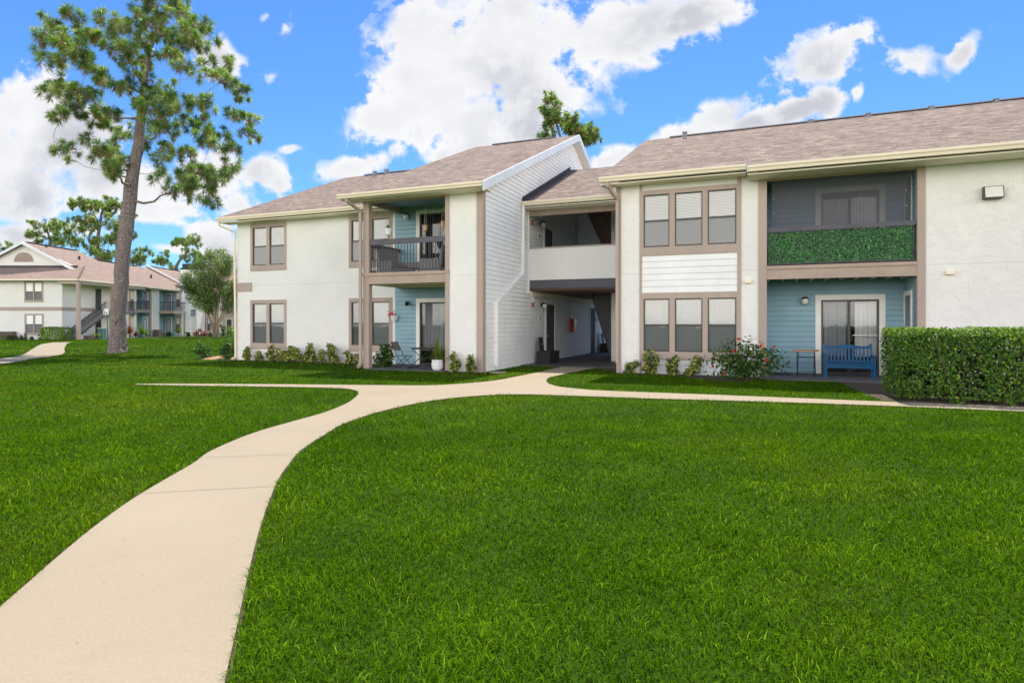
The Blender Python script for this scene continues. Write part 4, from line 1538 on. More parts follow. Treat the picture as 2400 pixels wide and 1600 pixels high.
storage_box(-7.70, -7.22, 21.6, 22.75, 0.40, 'dark slatted storage box with raised lid by the front of the breezeway', 0)
storage_box(-7.75, -7.25, 31.5, 32.4, 0.42, 'dark storage box with raised lid at the far end of the breezeway', 0)

# blue bench
BX0, BX1, BY = 1.60, 2.80, 18.40
r = empty('bench', ((BX0 + BX1) / 2, 18.65, 0.045), 'blue painted wooden bench with slatted back on the patio', 'bench')
zf = 0.047
for x in (BX0, BX1 - .06):
    MB().box(x, x + .06, BY, BY + .06, zf, 0.62).build('front_leg', M['benchblue'], r)
    m = MB()
    m.bar((x + .03, BY + .47, zf), (x + .03, BY + .50, 0.42), .055, .055)
    m.bar((x + .03, BY + .50, 0.42), (x + .03, BY + .58, 0.95), .055, .045)
    m.build('back_leg', M['benchblue'], r)
    m = MB()
    m.box(x - .01, x + .07, BY - .03, BY + .53, 0.622, 0.65)
    m.build('armrest', M['benchblue'], r)
m = MB()
for k in range(6):
    y = BY + .02 + k * .082
    m.box(BX0 + .065, BX1 - .065, y, y + .068, 0.405, 0.43)
m.build('seat', M['benchblue'], r)
MB().box(BX0 + .06, BX1 - .06, BY + .005, BY + .03, 0.31, 0.40).build('apron', M['benchblue'], r)
m = MB()
n = 24
for i in range(n):
    xa, xb = BX0 + .062 + (BX1 - BX0 - .124) * i / n, BX0 + .062 + (BX1 - BX0 - .124) * (i + 1) / n
    top = lambda x: 0.905 + 0.022 * math.cos((x - (BX0 + BX1) / 2) / .6 * math.pi * 1.6) + (0.03 * max(0, abs(x - (BX0 + BX1) / 2) - .45) / .1)
    y0, y1 = BY + .555, BY + .585
    m.prism([(xa, 0.82), (xb, 0.82), (xb, top(xb)), (xa, top(xa))], 'y', y0, y1)
m.build('top_rail', M['benchblue'], r)
MB().bar((BX0 + .06, BY + .515, .47), (BX1 - .06, BY + .515, .47), .03, .06).build('lower_rail', M['benchblue'], r)
for k in range(12):
    x = BX0 + .115 + k * (BX1 - BX0 - .23) / 11
    m = MB()
    m.bar((x, BY + .515, .48), (x, BY + .568, .83), .05, .016)
    m.build('back_slat', M['benchblue'], r)

# small wood-topped folding table
r = empty('folding_table', (1.17, 18.75, 0.045), 'small folding table with wooden top and black legs against blue siding', 'table')
m = MB()
m.box(0.86, 1.48, 18.52, 18.96, 0.735, 0.775)
m.build('tabletop', M['wood'], r)
for x in (0.94, 1.40):
    for (ya, yb_) in ((18.55, 18.93), (18.93, 18.55)):
        xo = x if ya < 18.7 else x + (0.022 if x < 1 else -0.022)
        MB().tube([(xo, ya, 0.047), (xo + (.012 if x < 1 else -.012), yb_, 0.735)], 0.011, 8).build('leg', M['black'], r)
for (y, z) in ((18.57, 0.18), (18.84, 0.57), (18.64, .57)):
    MB().tube([(0.94, y, z), (1.40, y, z)], 0.008, 8).build('stretcher', M['black'], r)
tag(MB().box(0.36, 0.80, 18.85, 19.35, 0.047, 0.062).build('door_mat', M['woven']), 'dark woven doormat lying beside the hibiscus on the patio', 'doormat')

# bistro chair and table
CX, CY = -11.0, 17.55
r = empty('folding_chair', (CX, CY, 0.035), 'folding patio chair with taupe sling back and black metal frame', 'chair')
zf = 0.037
for sy in (-.2, .2):
    y = CY + sy
    m = MB()
    m.tube([(CX + .28, y, zf), (CX - .12, y, 0.46), (CX - .34, y, 0.90)], 0.011, 8)
    m.build('back_leg', M['black'], r)
    m = MB()
    m.tube([(CX - .24, y * 1 + .03 * (1 if sy < 0 else -1), zf), (CX + .26, y + .03 * (1 if sy < 0 else -1), 0.44)], 0.011, 8)
    m.build('front_leg', M['black'], r)
m = MB()
m.obox((CX + .05, CY, 0.435), (.21, 0, -.005), (0, .195, 0), (0, 0, .008))
m.build('seat', M['sling'], r)
m = MB()
m.obox((CX - .262, CY, .745), (-.066, 0, .135), (0, .19, 0), (.008, 0, .004))
m.build('backrest', M['sling'], r)
m = MB()
for (xx, zz) in ((-.24, .045), (.28, .045), (-.33, .885)):
    m.tube([(CX + xx, CY - .19, zz), (CX + xx, CY + .19, zz)], 0.009, 8)
m.build('crossbar', M['black'], r)

TX, TY = -10.2, 17.65
r = empty('bistro_table', (TX, TY, 0.035), 'square black metal folding table with crossed legs beside the potted grassy plant', 'table')
m = MB()
m.box(TX - .36, TX + .36, TY - .33, TY + .33, 0.685, 0.705)
m.box(TX - .34, TX + .34, TY - .31, TY + .31, 0.66, 0.684)
m.build('tabletop', M['black'], r)
for sy in (-.27, .27):
    for s in (-1, 1):
        yy = TY + sy + .012 * s
        MB().tube([(TX - .52 * s, yy, zf), (TX + .33 * s, yy, 0.66)], 0.013, 8).build('leg', M['black'], r)
m = MB()
for xx in (-.50, .50):
    m.tube([(TX + xx, TY - .27, .055), (TX + xx, TY + .27, .055)], 0.010, 8)
m.build('crossbar', M['black'], r)


def strappy(mb, c, n, L, w_, spread=1.0, zlift=0.0, droop=0.6):
    c = Vector(c)
    for k in range(n):
        a = random.uniform(0, 6.28)
        e = random.uniform(.15, 1.0) * spread
        d = Vector((math.cos(a), math.sin(a), 0))
        l = L * random.uniform(.6, 1.0)
        side_ = Vector((-math.sin(a), math.cos(a), 0)) * w_ * random.uniform(.7, 1.1)
        pts = []
        for i in range(6):
            t = i / 5
            pts.append(c + d * (l * e * t * (0.55 + .35 * t)) + Vector((0, 0, zlift + l * (t * (1.0 - .35 * e) - droop * e * t * t))))
        rv = random.random()
        for i in range(5):
            w0, w1 = (1 - (i / 5) ** 2), (1 - ((i + 1) / 5) ** 2)
            mb.quad([pts[i] - side_ * w0, pts[i] + side_ * w0, pts[i + 1] + side_ * w1 + Vector((0, 0, .0)), pts[i + 1] - side_ * w1], rnd=rv)


PX, PY = -9.42, 17.05
r = empty('potted_plant', (PX, PY, 0.035), 'tall strappy green plant in a ribbed white pot beside the taupe column', 'potted plant')
m = MB()
prof = [(0.0, 0.0), (.125, 0.0), (.165, .05), (.185, .16), (.175, .30), (.168, .33), (.15, .33), (.15, .28), (0, .28)]
n = 40
b = len(m.v)
for (rr, z) in prof:
    for k in range(n):
        t = 2 * math.pi * k / n
        q = rr * (1 + (.018 if k % 2 else -.012) * (0.03 < z < .31 and rr > .14))
        m.v.append((PX + q * math.cos(t), PY + q * math.sin(t), .037 + z))
for i in range(len(prof) - 1):
    for k in range(n):
        m.f.append((b + i * n + k, b + i * n + (k + 1) % n, b + (i + 1) * n + (k + 1) % n, b + (i + 1) * n + k))
        m.uv.append(None); m.mi.append(0); m.rnd.append(.5)
m.build('pot', M['potwhite'], r)
m = MB()
strappy(m, (PX, PY, .32), 150, 1.05, 0.017, 1.15)
m.build('foliage', M['grassy'], r)

# wicker chairs, low table and hanging pots on the balcony
def wicker_chair(x, y, rz, label):
    r = empty('wicker_armchair', (x, y, 3.02), label, 'armchair', 'wicker armchairs on the balcony', rz, local=True)
    def lm(name, m_, *bx):
        t_ = MB()
        for q in bx:
            t_.box(*q)
        t_.build(name, M[m_], r)
    lm('seat', 'wicker', (-.30, .30, -.30, .30, .20, .36))
    lm('cushion', 'sling', (-.27, .29, -.27, .27, .365, .44))
    for s in (-1, 1):
        lm('armrest', 'wicker', (-.33, .33, s * .36 - .055, s * .36 + .055, .12, .60))
    m = MB()
    m.obox((-.37, 0, .60), (.045, 0, 0), (0, .42, 0), (-.08, 0, .45))
    m.build('backrest', M['wicker'], r)
    for sx in (-.30, .30):
        for sy in (-.36, .36):
            lm('leg', 'black', (sx - .025, sx + .025, sy - .025, sy + .025, 0.002, .118))
    return r


wicker_chair(-11.62, 18.05, R(-20), 'grey wicker armchair by the open side rail of the balcony')
wicker_chair(-10.10, 17.95, R(195), 'grey wicker armchair against the sliding door of the balcony')
r = empty('side_table', (-11.0, 18.45, 3.02), 'low wicker side table between the two balcony armchairs', 'side table')
MB().box(-11.3, -10.75, 18.2, 18.7, 3.40, 3.60).build('tabletop', M['wicker'], r)
for x in (-11.25, -10.8):
    for y in (18.25, 18.65):
        MB().box(x - .025, x + .025, y - .025, y + .025, 3.022, 3.40).build('leg', M['black'], r)


def hanging_pot(x, y, zt, zp, rt, hh, m_, plant, label, tail=0.0):
    r = empty('hanging_pot', (x, y, zp - hh), label, 'hanging pot', 'pots hanging over the balcony rail')
    m = MB()
    m.lathe([(0, -hh), (rt * .7, -hh), (rt, 0), (rt * 1.06, 0), (rt * 1.06, .02), (rt * .92, .02), (rt * .9, -.03), (0, -.03)], (x, y, zp), 18)
    m.build('pot', M[m_], r)
    m = MB()
    for k in range(3):
        a = k * 2.09 + .4
        m.tube([(x + rt * math.cos(a), y + rt * math.sin(a), zp), (x, y, zp + (zt - zp) * .6)], .005, 5)
    m.tube([(x, y, zp + (zt - zp) * .6), (x, y, zt)], .005, 5)
    if tail:
        m.tube([(x, y, zp - hh), (x, y, zp - hh - tail)], .016, 6)
    m.build('hanger', M['cord'], r)
    m = MB()
    if plant == 'upright':
        strappy(m, (x, y, zp - .02), 26, .24, .016, .8, 0, .2)
    elif plant == 'spider':
        strappy(m, (x, y, zp - .02), 40, .34, .008, 1.2, 0.02, .75)
    else:
        strappy(m, (x, y, zp - .02), 26, .17, .012, 1.2, 0, .7)
    m.build('foliage', M['grassy' if plant != 'upright' else 'darkleaf'], r)
    return r


hanging_pot(-11.50, 17.45, 5.56, 4.64, .135, .20, 'potwhite', 'upright', 'white hanging pot with upright dark plant over the balcony rail', .08)
hanging_pot(-10.17, 17.6, 5.58, 4.69, .07, .15, 'terra', 'spider', 'small terracotta pot with trailing spider plant on a long cord', .22)
hanging_pot(-9.47, 17.5, 5.56, 4.76, .075, .17, 'terra', 'small', 'terracotta hanging pot beside the balcony corner trim', .12)
# flower pot by the lower window
r = empty('flower_basket', (-12.40, 19.14, 1.62), 'white wall pot of red and yellow flowers beside the ground floor window', 'flower pot')
m = MB()
m.lathe([(0, 0), (.10, 0), (.15, .17), (.155, .19), (.13, .19), (.12, .14), (0, .14)], (-12.34, 19.12, 1.60), 16)
m.build('pot', M['potwhite'], r)
m = MB()
strappy(m, (-12.40, 19.10, 1.74), 46, .22, .018, 1.3, 0, .7)
m.build('foliage', M['limeleaf'], r)
m = MB()
for k in range(26):
    c = Vector((-12.46 + random.gauss(0, .09), 19.06 + random.gauss(0, .05), 1.84 + random.gauss(0, .055)))
    for j in range(5):
        a = j * 1.257
        d = Vector((math.cos(a), -.3, math.sin(a))) * .026
        e = Vector((-math.sin(a), 0, math.cos(a))) * .018
        m.quad([c, c + d * .6 + e, c + d * 1.2, c + d * .6 - e], rnd=random.random())
m.build('blossom', M['petalpink'], r)
tag(MB().lathe([(0.26, 0), (.25, .03), (0, .035)], (-7.35, 17.05, 0.012), 12).build('splash_block', M['concrete']), 'flat pale splash block on the grass at the base of the siding', 'splash block')

# ================================================================== SHRUBS
def leaf(mb, c, n_, s, rnd, asp=0.5):
    n_ = Vector(n_).normalized()
    a = n_.cross(Vector((random.gauss(0, 1), random.gauss(0, 1), random.gauss(0, 1)))).normalized()
    b_ = n_.cross(a) * s * asp
    a = a * s
    c = Vector(c)
    k = n_ * s * 0.18
    mb.quad([c - a, c - b_ * .95 + k, c + a * .35 - b_ * .75 + k, c + a, c + a * .35 + b_ * .75 + k, c + b_ * .95 + k], rnd=rnd)


def shrub(name, x, y, w_, d, h, n, s, m_, label, cat='shrub', group=None, lumps=7, z0=0.0, stems=6, bare=0.03, lo_=0.2):
    r = empty(name, (x, y, z0), label, cat, group)
    m = MB()
    cs = [(x + random.uniform(-.32, .32) * w_, y + random.uniform(-.3, .3) * d, z0 + h * random.uniform(lo_, .82), random.uniform(.5, .8)) for _ in range(lumps)]
    cs.append((x, y, z0 + h * .55, .9))
    cs += [(x + random.uniform(-.25, .25) * w_, y + random.uniform(-.2, .2) * d, z0 + h * q, .75) for q in (.14, .22, .3, .18)]
    tot = 0
    while tot < n:
        cx, cy, cz, q = random.choice(cs)
        v = Vector((random.gauss(0, 1), random.gauss(0, 1), random.gauss(0, 1))).normalized()
        rr = random.random() ** .4 * q
        p = Vector((cx + v.x * rr * w_ * .38, cy + v.y * rr * d * .38, cz + v.z * rr * h * .34))
        if p.z < z0 + h * bare or p.z > z0 + h * 1.06:
            continue
        nn = v + Vector((random.gauss(0, .5), random.gauss(0, .5), random.gauss(.4, .5)))
        leaf(m, p, nn, s * random.uniform(.7, 1.25), min(1, max(0, random.gauss(.55, .27))))
        tot += 1
    m.build('foliage', M[m_], r)
    t_ = MB()
    for k in range(stems):
        cx, cy, cz, q = random.choice(cs)
        t_.tube([(x + random.uniform(-.05, .05), y + random.uniform(-.05, .05), z0 - .02), ((x + cx) / 2, (y + cy) / 2, z0 + h * .3), (cx, cy, cz)], [.014, .010, .005], 5)
    t_.build('stem', M['shrubwood'], r)
    return r


cr = [(-19.22, 18.98, .42, .58), (-18.52, 18.96, .40, .42), (-17.95, 18.95, .40, .66), (-17.50, 19.0, .36, .54), (-17.05, 18.96, .42, .70), (-16.65, 18.95, .46, .64),
      (-16.03, 18.94, .54, .74), (-15.42, 18.92, .42, .60), (-14.92, 18.93, .52, .74), (-14.15, 18.90, .46, .52), (-13.6, 18.7, .36, .40)]
cl = ['by the corner downspout', 'under the left window edge', 'second past the corner window', 'small one between taller shrubs', 'beneath the corner window sill', 'tight against a taller neighbour',
      'tallest, in the middle of the blank wall', 'low one right of the blank wall middle', 'broad one below the wide white wall', 'small one under the double window', 'smallest, beside the balcony post']
cl = ['small variegated croton nearest the corner downspout of the white wall', 'low rounded croton under the corner window, second from the downspout', 'tall croton under the corner window, third from the downspout',
      'thin croton squeezed between two taller crotons under the corner window', 'leafy croton just past the right edge of the corner window', 'croton touching the leafy one right of the corner window',
      'tallest broad croton alone against the blank white wall', 'lower left half of the paired crotons on blank white wall', 'taller right half of the paired crotons on blank white wall', 'short croton under the left edge of the double window', 'tiny croton half hidden by the balcony post']
for (x, y, w_, h), lab in zip(cr, cl):
    w_ *= 1.15
    shrub('croton_shrub', x, y, w_, .40, h * 1.05, int(230 * w_ / .42 * h / .55 * 1.25), .064, 'croton', lab, 'shrub', 'crotons along the white wall', 5)
shrub('croton_shrub', -8.73, 16.86, .40, .34, .70, 340, .062, 'croton', 'upright croton at the foot of the white bay column, beside the potted plant', 'shrub', 'crotons at the bay column', 6)
shrub('croton_shrub', -8.16, 16.84, .42, .34, .66, 330, .062, 'croton', 'croton at the foot of the bay column, against the taupe corner board', 'shrub', 'crotons at the bay column', 6)
for (x, w_, h, lab) in ((-3.58, .50, .46, 'lowest croton, in front of the narrow white wall by the breezeway'), (-2.98, .52, .76, 'tallest croton under the left pane of the triple window'),
                        (-2.36, .50, .66, 'middle croton under the triple window'), (-1.80, .55, .60, 'sprawling croton beside the flowering hibiscus')):
    shrub('croton_shrub', x, 18.18, w_, .36, h, int(360 * h / .6), .062, 'croton', lab, 'shrub', 'crotons under the triple window', 6)
shrub('broadleaf_shrub', -11.75, 17.75, .85, .6, .80, 520, .075, 'darkleaf', 'dark green leafy shrub behind the balcony post', 'shrub', None, 9)
shrub('broadleaf_shrub', -22.05, 19.45, .80, .6, .72, 420, .07, 'darkleaf', 'dark glossy shrub left of the straw mulch at the building corner', 'shrub', 'dark shrubs at the corner', 8)
shrub('broadleaf_shrub', -20.75, 19.35, .62, .5, .86, 420, .07, 'darkleaf', 'dark glossy shrub right of the straw mulch, touching the downspout', 'shrub', 'dark shrubs at the corner', 8)
shrub('broadleaf_shrub', -21.6, 20.4, .5, .5, 1.05, 200, .06, 'darkleaf', 'tall thin dark shrub behind the straw mulch at the corner', 'shrub', 'dark shrubs at the corner', 6)

# hibiscus with red flowers
hb_ = shrub('hibiscus', -0.35, 17.25, 2.15, 1.1, 1.12, 1750, .056, 'hibleaf', 'sprawling hibiscus bush with red blossoms in front of the taupe pilaster', 'hibiscus', None, 30, 0, 22, .05)
m = MB()
for (x, y, z) in ((-.52, 16.85, 1.10), (.02, 16.9, .93), (.33, 17.0, .90), (-.65, 16.75, .80), (.16, 16.7, .58), (-1.15, 16.9, .38), (-.85, 16.55, .22), (.05, 17.1, .30)):
    for j in range(6):
        a = j * 1.05
        c = Vector((x, y, z))
        d = Vector((math.cos(a), -.5, math.sin(a))) * .036
        e = Vector((-math.sin(a), 0, math.cos(a))) * .022
        m.quad([c, c + d * .6 + e, c + d * 1.1, c + d * .6 - e], rnd=random.random())
m.build('blossom', M['petal'], hb_)

# clipped hedge
HX0, HX1, HY0, HY1, HZ = 2.40, 9.2, 13.60, 15.0, 1.40
r = empty('clipped_hedge', (5.5, 14.4, 0), 'long clipped green hedge in front of the blank white wall', 'hedge')


def hedge_top(x, y):
    return HZ + 0.045 * mnoise.noise(Vector((x * 1.3, y * 1.3, 3.1))) + 0.03 * mnoise.noise(Vector((x * 4, y * 4, 1.1)))


m = MB()
tot = 0
while tot < 24000:
    f_ = random.random()
    x, y, z = random.uniform(HX0, HX1), random.uniform(HY0, HY1), random.uniform(.06, 1)
    dep = abs(random.gauss(0, .10))
    bx = 0.12 * mnoise.noise(Vector((x * 1.1, 0, z * 2.2)))
    if f_ < .50:
        zz = z * hedge_top(x, HY0)
        p = Vector((x, HY0 + dep + bx + .14 * max(0, (zz / HZ - .85)) + .05 * (zz < .2), zz))
        nn = Vector((0, -1, .45))
    elif f_ < .80:
        p = Vector((x, y, hedge_top(x, y) - dep * .8))
        nn = Vector((0, -.2, 1))
    elif f_ < .90:
        zz = z * hedge_top(HX0, y)
        p = Vector((HX0 + dep + 0.10 * mnoise.noise(Vector((5, y * 1.5, z * 2))) - .05 * (zz / HZ), y, zz))
        nn = Vector((-1, 0, .4))
    else:
        zz = z * HZ
        p = Vector((x, HY1 - dep, zz))
        nn = Vector((0, 1, .4))
    # gaps where stems show
    gnoise = mnoise.noise(Vector((p.x * 2.6, p.z * 2.6, p.y * 1.2)))
    if gnoise < -.42 and f_ < .5 and random.random() < .65:
        continue
    top_shift = .25 if p.z > HZ - .14 else 0  # top leaves shifted toward the paler, yellow-green end
    leaf(m, p, nn + Vector((random.gauss(0, .55), random.gauss(0, .55), random.gauss(.1, .5))), random.uniform(.024, .044), min(1, max(0, random.gauss(.45 + top_shift, .22))), .52)
    tot += 1
m.build('foliage', M['hedge'], r)
m = MB()
for k in range(150):
    x, y = random.uniform(HX0 + .15, HX1 - .1), random.uniform(HY0 + .2, HY1 - .2)
    p = Vector((x, y, 0))
    q = p + Vector((random.gauss(0, .12), random.gauss(-.05, .12), .6))
    m.tube([p, q, q + Vector((random.gauss(0, .12), random.gauss(-.08, .1), .6))], [.014, .010, .005], 5)
m.build('stem', M['shrubwood'], r)
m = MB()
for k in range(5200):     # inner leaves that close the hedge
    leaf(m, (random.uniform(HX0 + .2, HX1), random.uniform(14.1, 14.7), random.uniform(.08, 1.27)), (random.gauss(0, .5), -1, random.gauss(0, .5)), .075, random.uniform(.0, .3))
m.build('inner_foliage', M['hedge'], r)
for (x, y, s_, lab) in ((3.35, 13.52, .22, 'small blue-green ground plant at the foot of the hedge'), (4.15, 13.60, .22, 'leafy weed tuft under the hedge near the sidewalk')):
    shrub('ground_plant', x, y, s_ * 1.5, s_, .2, 70, .035, 'hedge', lab, 'plant', None, 4, 0, 2, .02)
# ================================================================== GRASS
def in_poly(px, py, poly):
    inside = np.zeros(px.shape, bool)
    n = len(poly)
    j = n - 1
    for i in range(n):
        xi, yi = poly[i]
        xj, yj = poly[j]
        c = ((yi > py) != (yj > py)) & (px < (xj - xi) * (py - yi) / ((yj - yi) if yj != yi else 1e-9) + xi)
        inside ^= c
        j = i
    return inside


KEEP_OUT = [offset(PATH, 0.004), FAR] + [SOILS[k] for k in ('hedge', 'bay')] + [
    [(-20.05, 19.25), (-12.3, 19.25), (-12.3, 17.0), (-12.0, 16.85), (-9.05, 16.72), (-9.05, 17.08), (-7.83, 17.08), (-7.85, 20.3), (-4.05, 20.3), (-4.05, 18.45), (-0.02, 18.45), (-0.02, 17.58), (3.95, 17.58), (3.95, 18.4), (14, 18.4), (14, 40), (-20.05, 40)],
    [(-2.2, 17.95), (-0.1, 18.4), (-.1, 17.3), (-.6, 16.75), (-1.25, 17.0)], [(-22.4, 19.3), (-22.4, 20.5), (-20, 20.4), (-20, 19.25)],
    [(-20.05, 19.3), (-12.35, 19.3), (-12.6, 18.72), (-20.0, 18.72)], [(-4.9, 20.4), (-4.9, 19.5), (-4.05, 19.1), (-4.05, 20.4)]]
rng = np.random.default_rng(11)


def scatter(z0, z1, dens, marg=1.12, fi=0.0, fo=0.0):
    """points on the lawn between two distances, with a margin to either side of the view"""
    hw = 0.835 * z1 * marg + 1.0
    n = int(2 * hw * (z1 - z0) * dens)
    xc = rng.uniform(-hw, hw, n)
    zc = rng.uniform(z0, z1, n)
    k = np.abs(xc) < 0.835 * zc * marg + 1.0
    if fi:
        k &= rng.uniform(0, 1, n) < np.clip((zc - z0) / fi, 0, 1)
    if fo:
        k &= rng.uniform(0, 1, n) < np.clip((z1 - zc) / fo, 0, 1)
    xc, zc = xc[k], zc[k]
    X = CA * xc - SA * zc
    Y = SA * xc + CA * zc
    k = np.ones(X.shape, bool)
    for poly in KEEP_OUT:
        k &= ~in_poly(X, Y, poly)
    k &= ~((X > -.0) & (X < 14) & (Y > 18.3))
    return X[k], Y[k]


def blades(X, Y, h, w_, lean, bent):
    n = len(X)
    clump = np.array([mnoise.noise(Vector((float(x) * 1.7, float(y) * 1.7, 0.3))) for x, y in zip(X[::1], Y[::1])]) if n < 150000 else (np.sin(X * 3.1 + 1.7 * np.sin(Y * 1.9)) * np.cos(Y * 2.7 + 1.3 * np.sin(X * 2.3)) * .5 + np.sin(X * 9.1 + 2 * np.sin(Y * 5.3)) * np.sin(Y * 8.3 + 2 * np.sin(X * 6.1)) * .35)
    hh = h * rng.uniform(.5, 1.2, n) * (1 + .5 * clump)
    az = rng.uniform(0, 2 * np.pi, n)
    ln = lean * rng.uniform(.3, 1.4, n)
    dxv, dyv = np.cos(az), np.sin(az)
    fa = rng.uniform(0, 2 * np.pi, n)
    wx, wy = np.cos(fa) * w_ / 2, np.sin(fa) * w_ / 2
    wsc = rng.uniform(.6, 1.2, n)
    wx *= wsc
    wy *= wsc
    base = np.stack([X, Y, np.zeros(n)], 1)
    tip = np.stack([X + dxv * ln * hh, Y + dyv * ln * hh, hh * (1 - .25 * ln)], 1)
    wv = np.stack([wx, wy, np.zeros(n)], 1)
    rnd = np.clip(rng.normal(.55, .25, n) + .15 * clump, 0, 1)
    if bent:
        mid = np.stack([X + dxv * ln * hh * .35, Y + dyv * ln * hh * .35, hh * .62], 1)
        V = np.stack([base - wv, base + wv, mid + wv * .85, mid - wv * .85, tip], 1).reshape(-1, 3)
        b = np.arange(n) * 5
        F4 = np.stack([b, b + 1, b + 2, b + 3], 1)
        F3 = np.stack([b + 3, b + 2, b + 4], 1)
        loops = np.concatenate([F4.ravel(), F3.ravel()])
        starts = np.concatenate([np.arange(n) * 4, n * 4 + np.arange(n) * 3])
        tot = np.concatenate([np.full(n, 4), np.full(n, 3)])
        fr = np.concatenate([rnd, rnd])
        return V, loops, starts, tot, fr
    V = np.stack([base - wv, base + wv, tip], 1).reshape(-1, 3)
    return V, np.arange(3 * n), np.arange(n) * 3, np.full(n, 3), rnd


def grass(parts_):
    Vs, Ls, Ss, Ts, Rs = [], [], [], [], []
    vo = lo = 0
    for V, L, S, T, Rn in parts_:
        Vs.append(V); Ls.append(L + vo); Ss.append(S + lo); Ts.append(T); Rs.append(Rn)
        vo += len(V); lo += len(L)
    V = np.concatenate(Vs).astype(np.float32); L = np.concatenate(Ls).astype(np.int32); S = np.concatenate(Ss).astype(np.int32); Rn = np.concatenate(Rs).astype(np.float32)
    me = bpy.data.meshes.new('grass')
    me.vertices.add(len(V)); me.vertices.foreach_set('co', V.ravel())
    me.loops.add(len(L)); me.loops.foreach_set('vertex_index', L)
    me.polygons.add(len(S)); me.polygons.foreach_set('loop_start', S)
    me.update(calc_edges=True)
    at = me.attributes.new('rnd', 'FLOAT', 'FACE')
    at.data.foreach_set('value', Rn)
    me.materials.append(M['blade'])
    o = bpy.data.objects.new('grass', me)
    col.objects.link(o)
    tag(o, 'dense mown green grass covering the lawn around the concrete path', 'grass', kind='stuff')
    return o


GP = []
X, Y = scatter(1.3, 5.2, 5200, 1.25, 0, 1.6); GP.append(blades(X, Y, .044, .0052, 1.0, True))
X, Y = scatter(3.6, 10.5, 2300, 1.2, 1.6, 3.5); GP.append(blades(X, Y, .048, .0076, .95, True))
X, Y = scatter(7.0, 19.0, 760, 1.12, 3.5, 5.0); GP.append(blades(X, Y, .060, .0135, .8, False))
X, Y = scatter(14.0, 33, 190, 1.05, 5.0, 6.0); GP.append(blades(X, Y, .065, .025, .7, False))
X, Y = scatter(27, 62, 36, 1.0, 6.0, 4.0); GP.append(blades(X, Y, .075, .06, .6, False))
grass(GP)

# ================================================================== PINES
class Tree:
    def __init__(s, seed):
        s.rs = random.Random(seed)
        s.wood = MB()
        s.fol = MB()

    def tuft(s, c, d, r, n, wd):
        rs = s.rs
        c = Vector(c)
        d = Vector(d).normalized()
        tone = rs.gauss(.6, .16)
        for k in range(n):
            v = Vector((rs.gauss(0, 1), rs.gauss(0, 1), rs.gauss(0, 1))).normalized()
            v = (v + d * .75).normalized()
            dead = rs.random() < .15
            if dead:
                v = (v * .5 + Vector((0, 0, -.9))).normalized()
            l = r * rs.uniform(.6, 1.08)
            sd_ = v.cross(Vector((rs.gauss(0, 1), rs.gauss(0, 1), rs.gauss(0, 1)))).normalized() * wd
            q = c + v * l + Vector((0, 0, -.10 * l))
            mid = c + v * l * .55 
            rv = rs.uniform(0, .14) if dead else min(1, max(.22, rs.gauss(tone, .15)))
            s.fol.quad([c - sd_ * .5, mid - sd_, q, mid + sd_], rnd=rv)


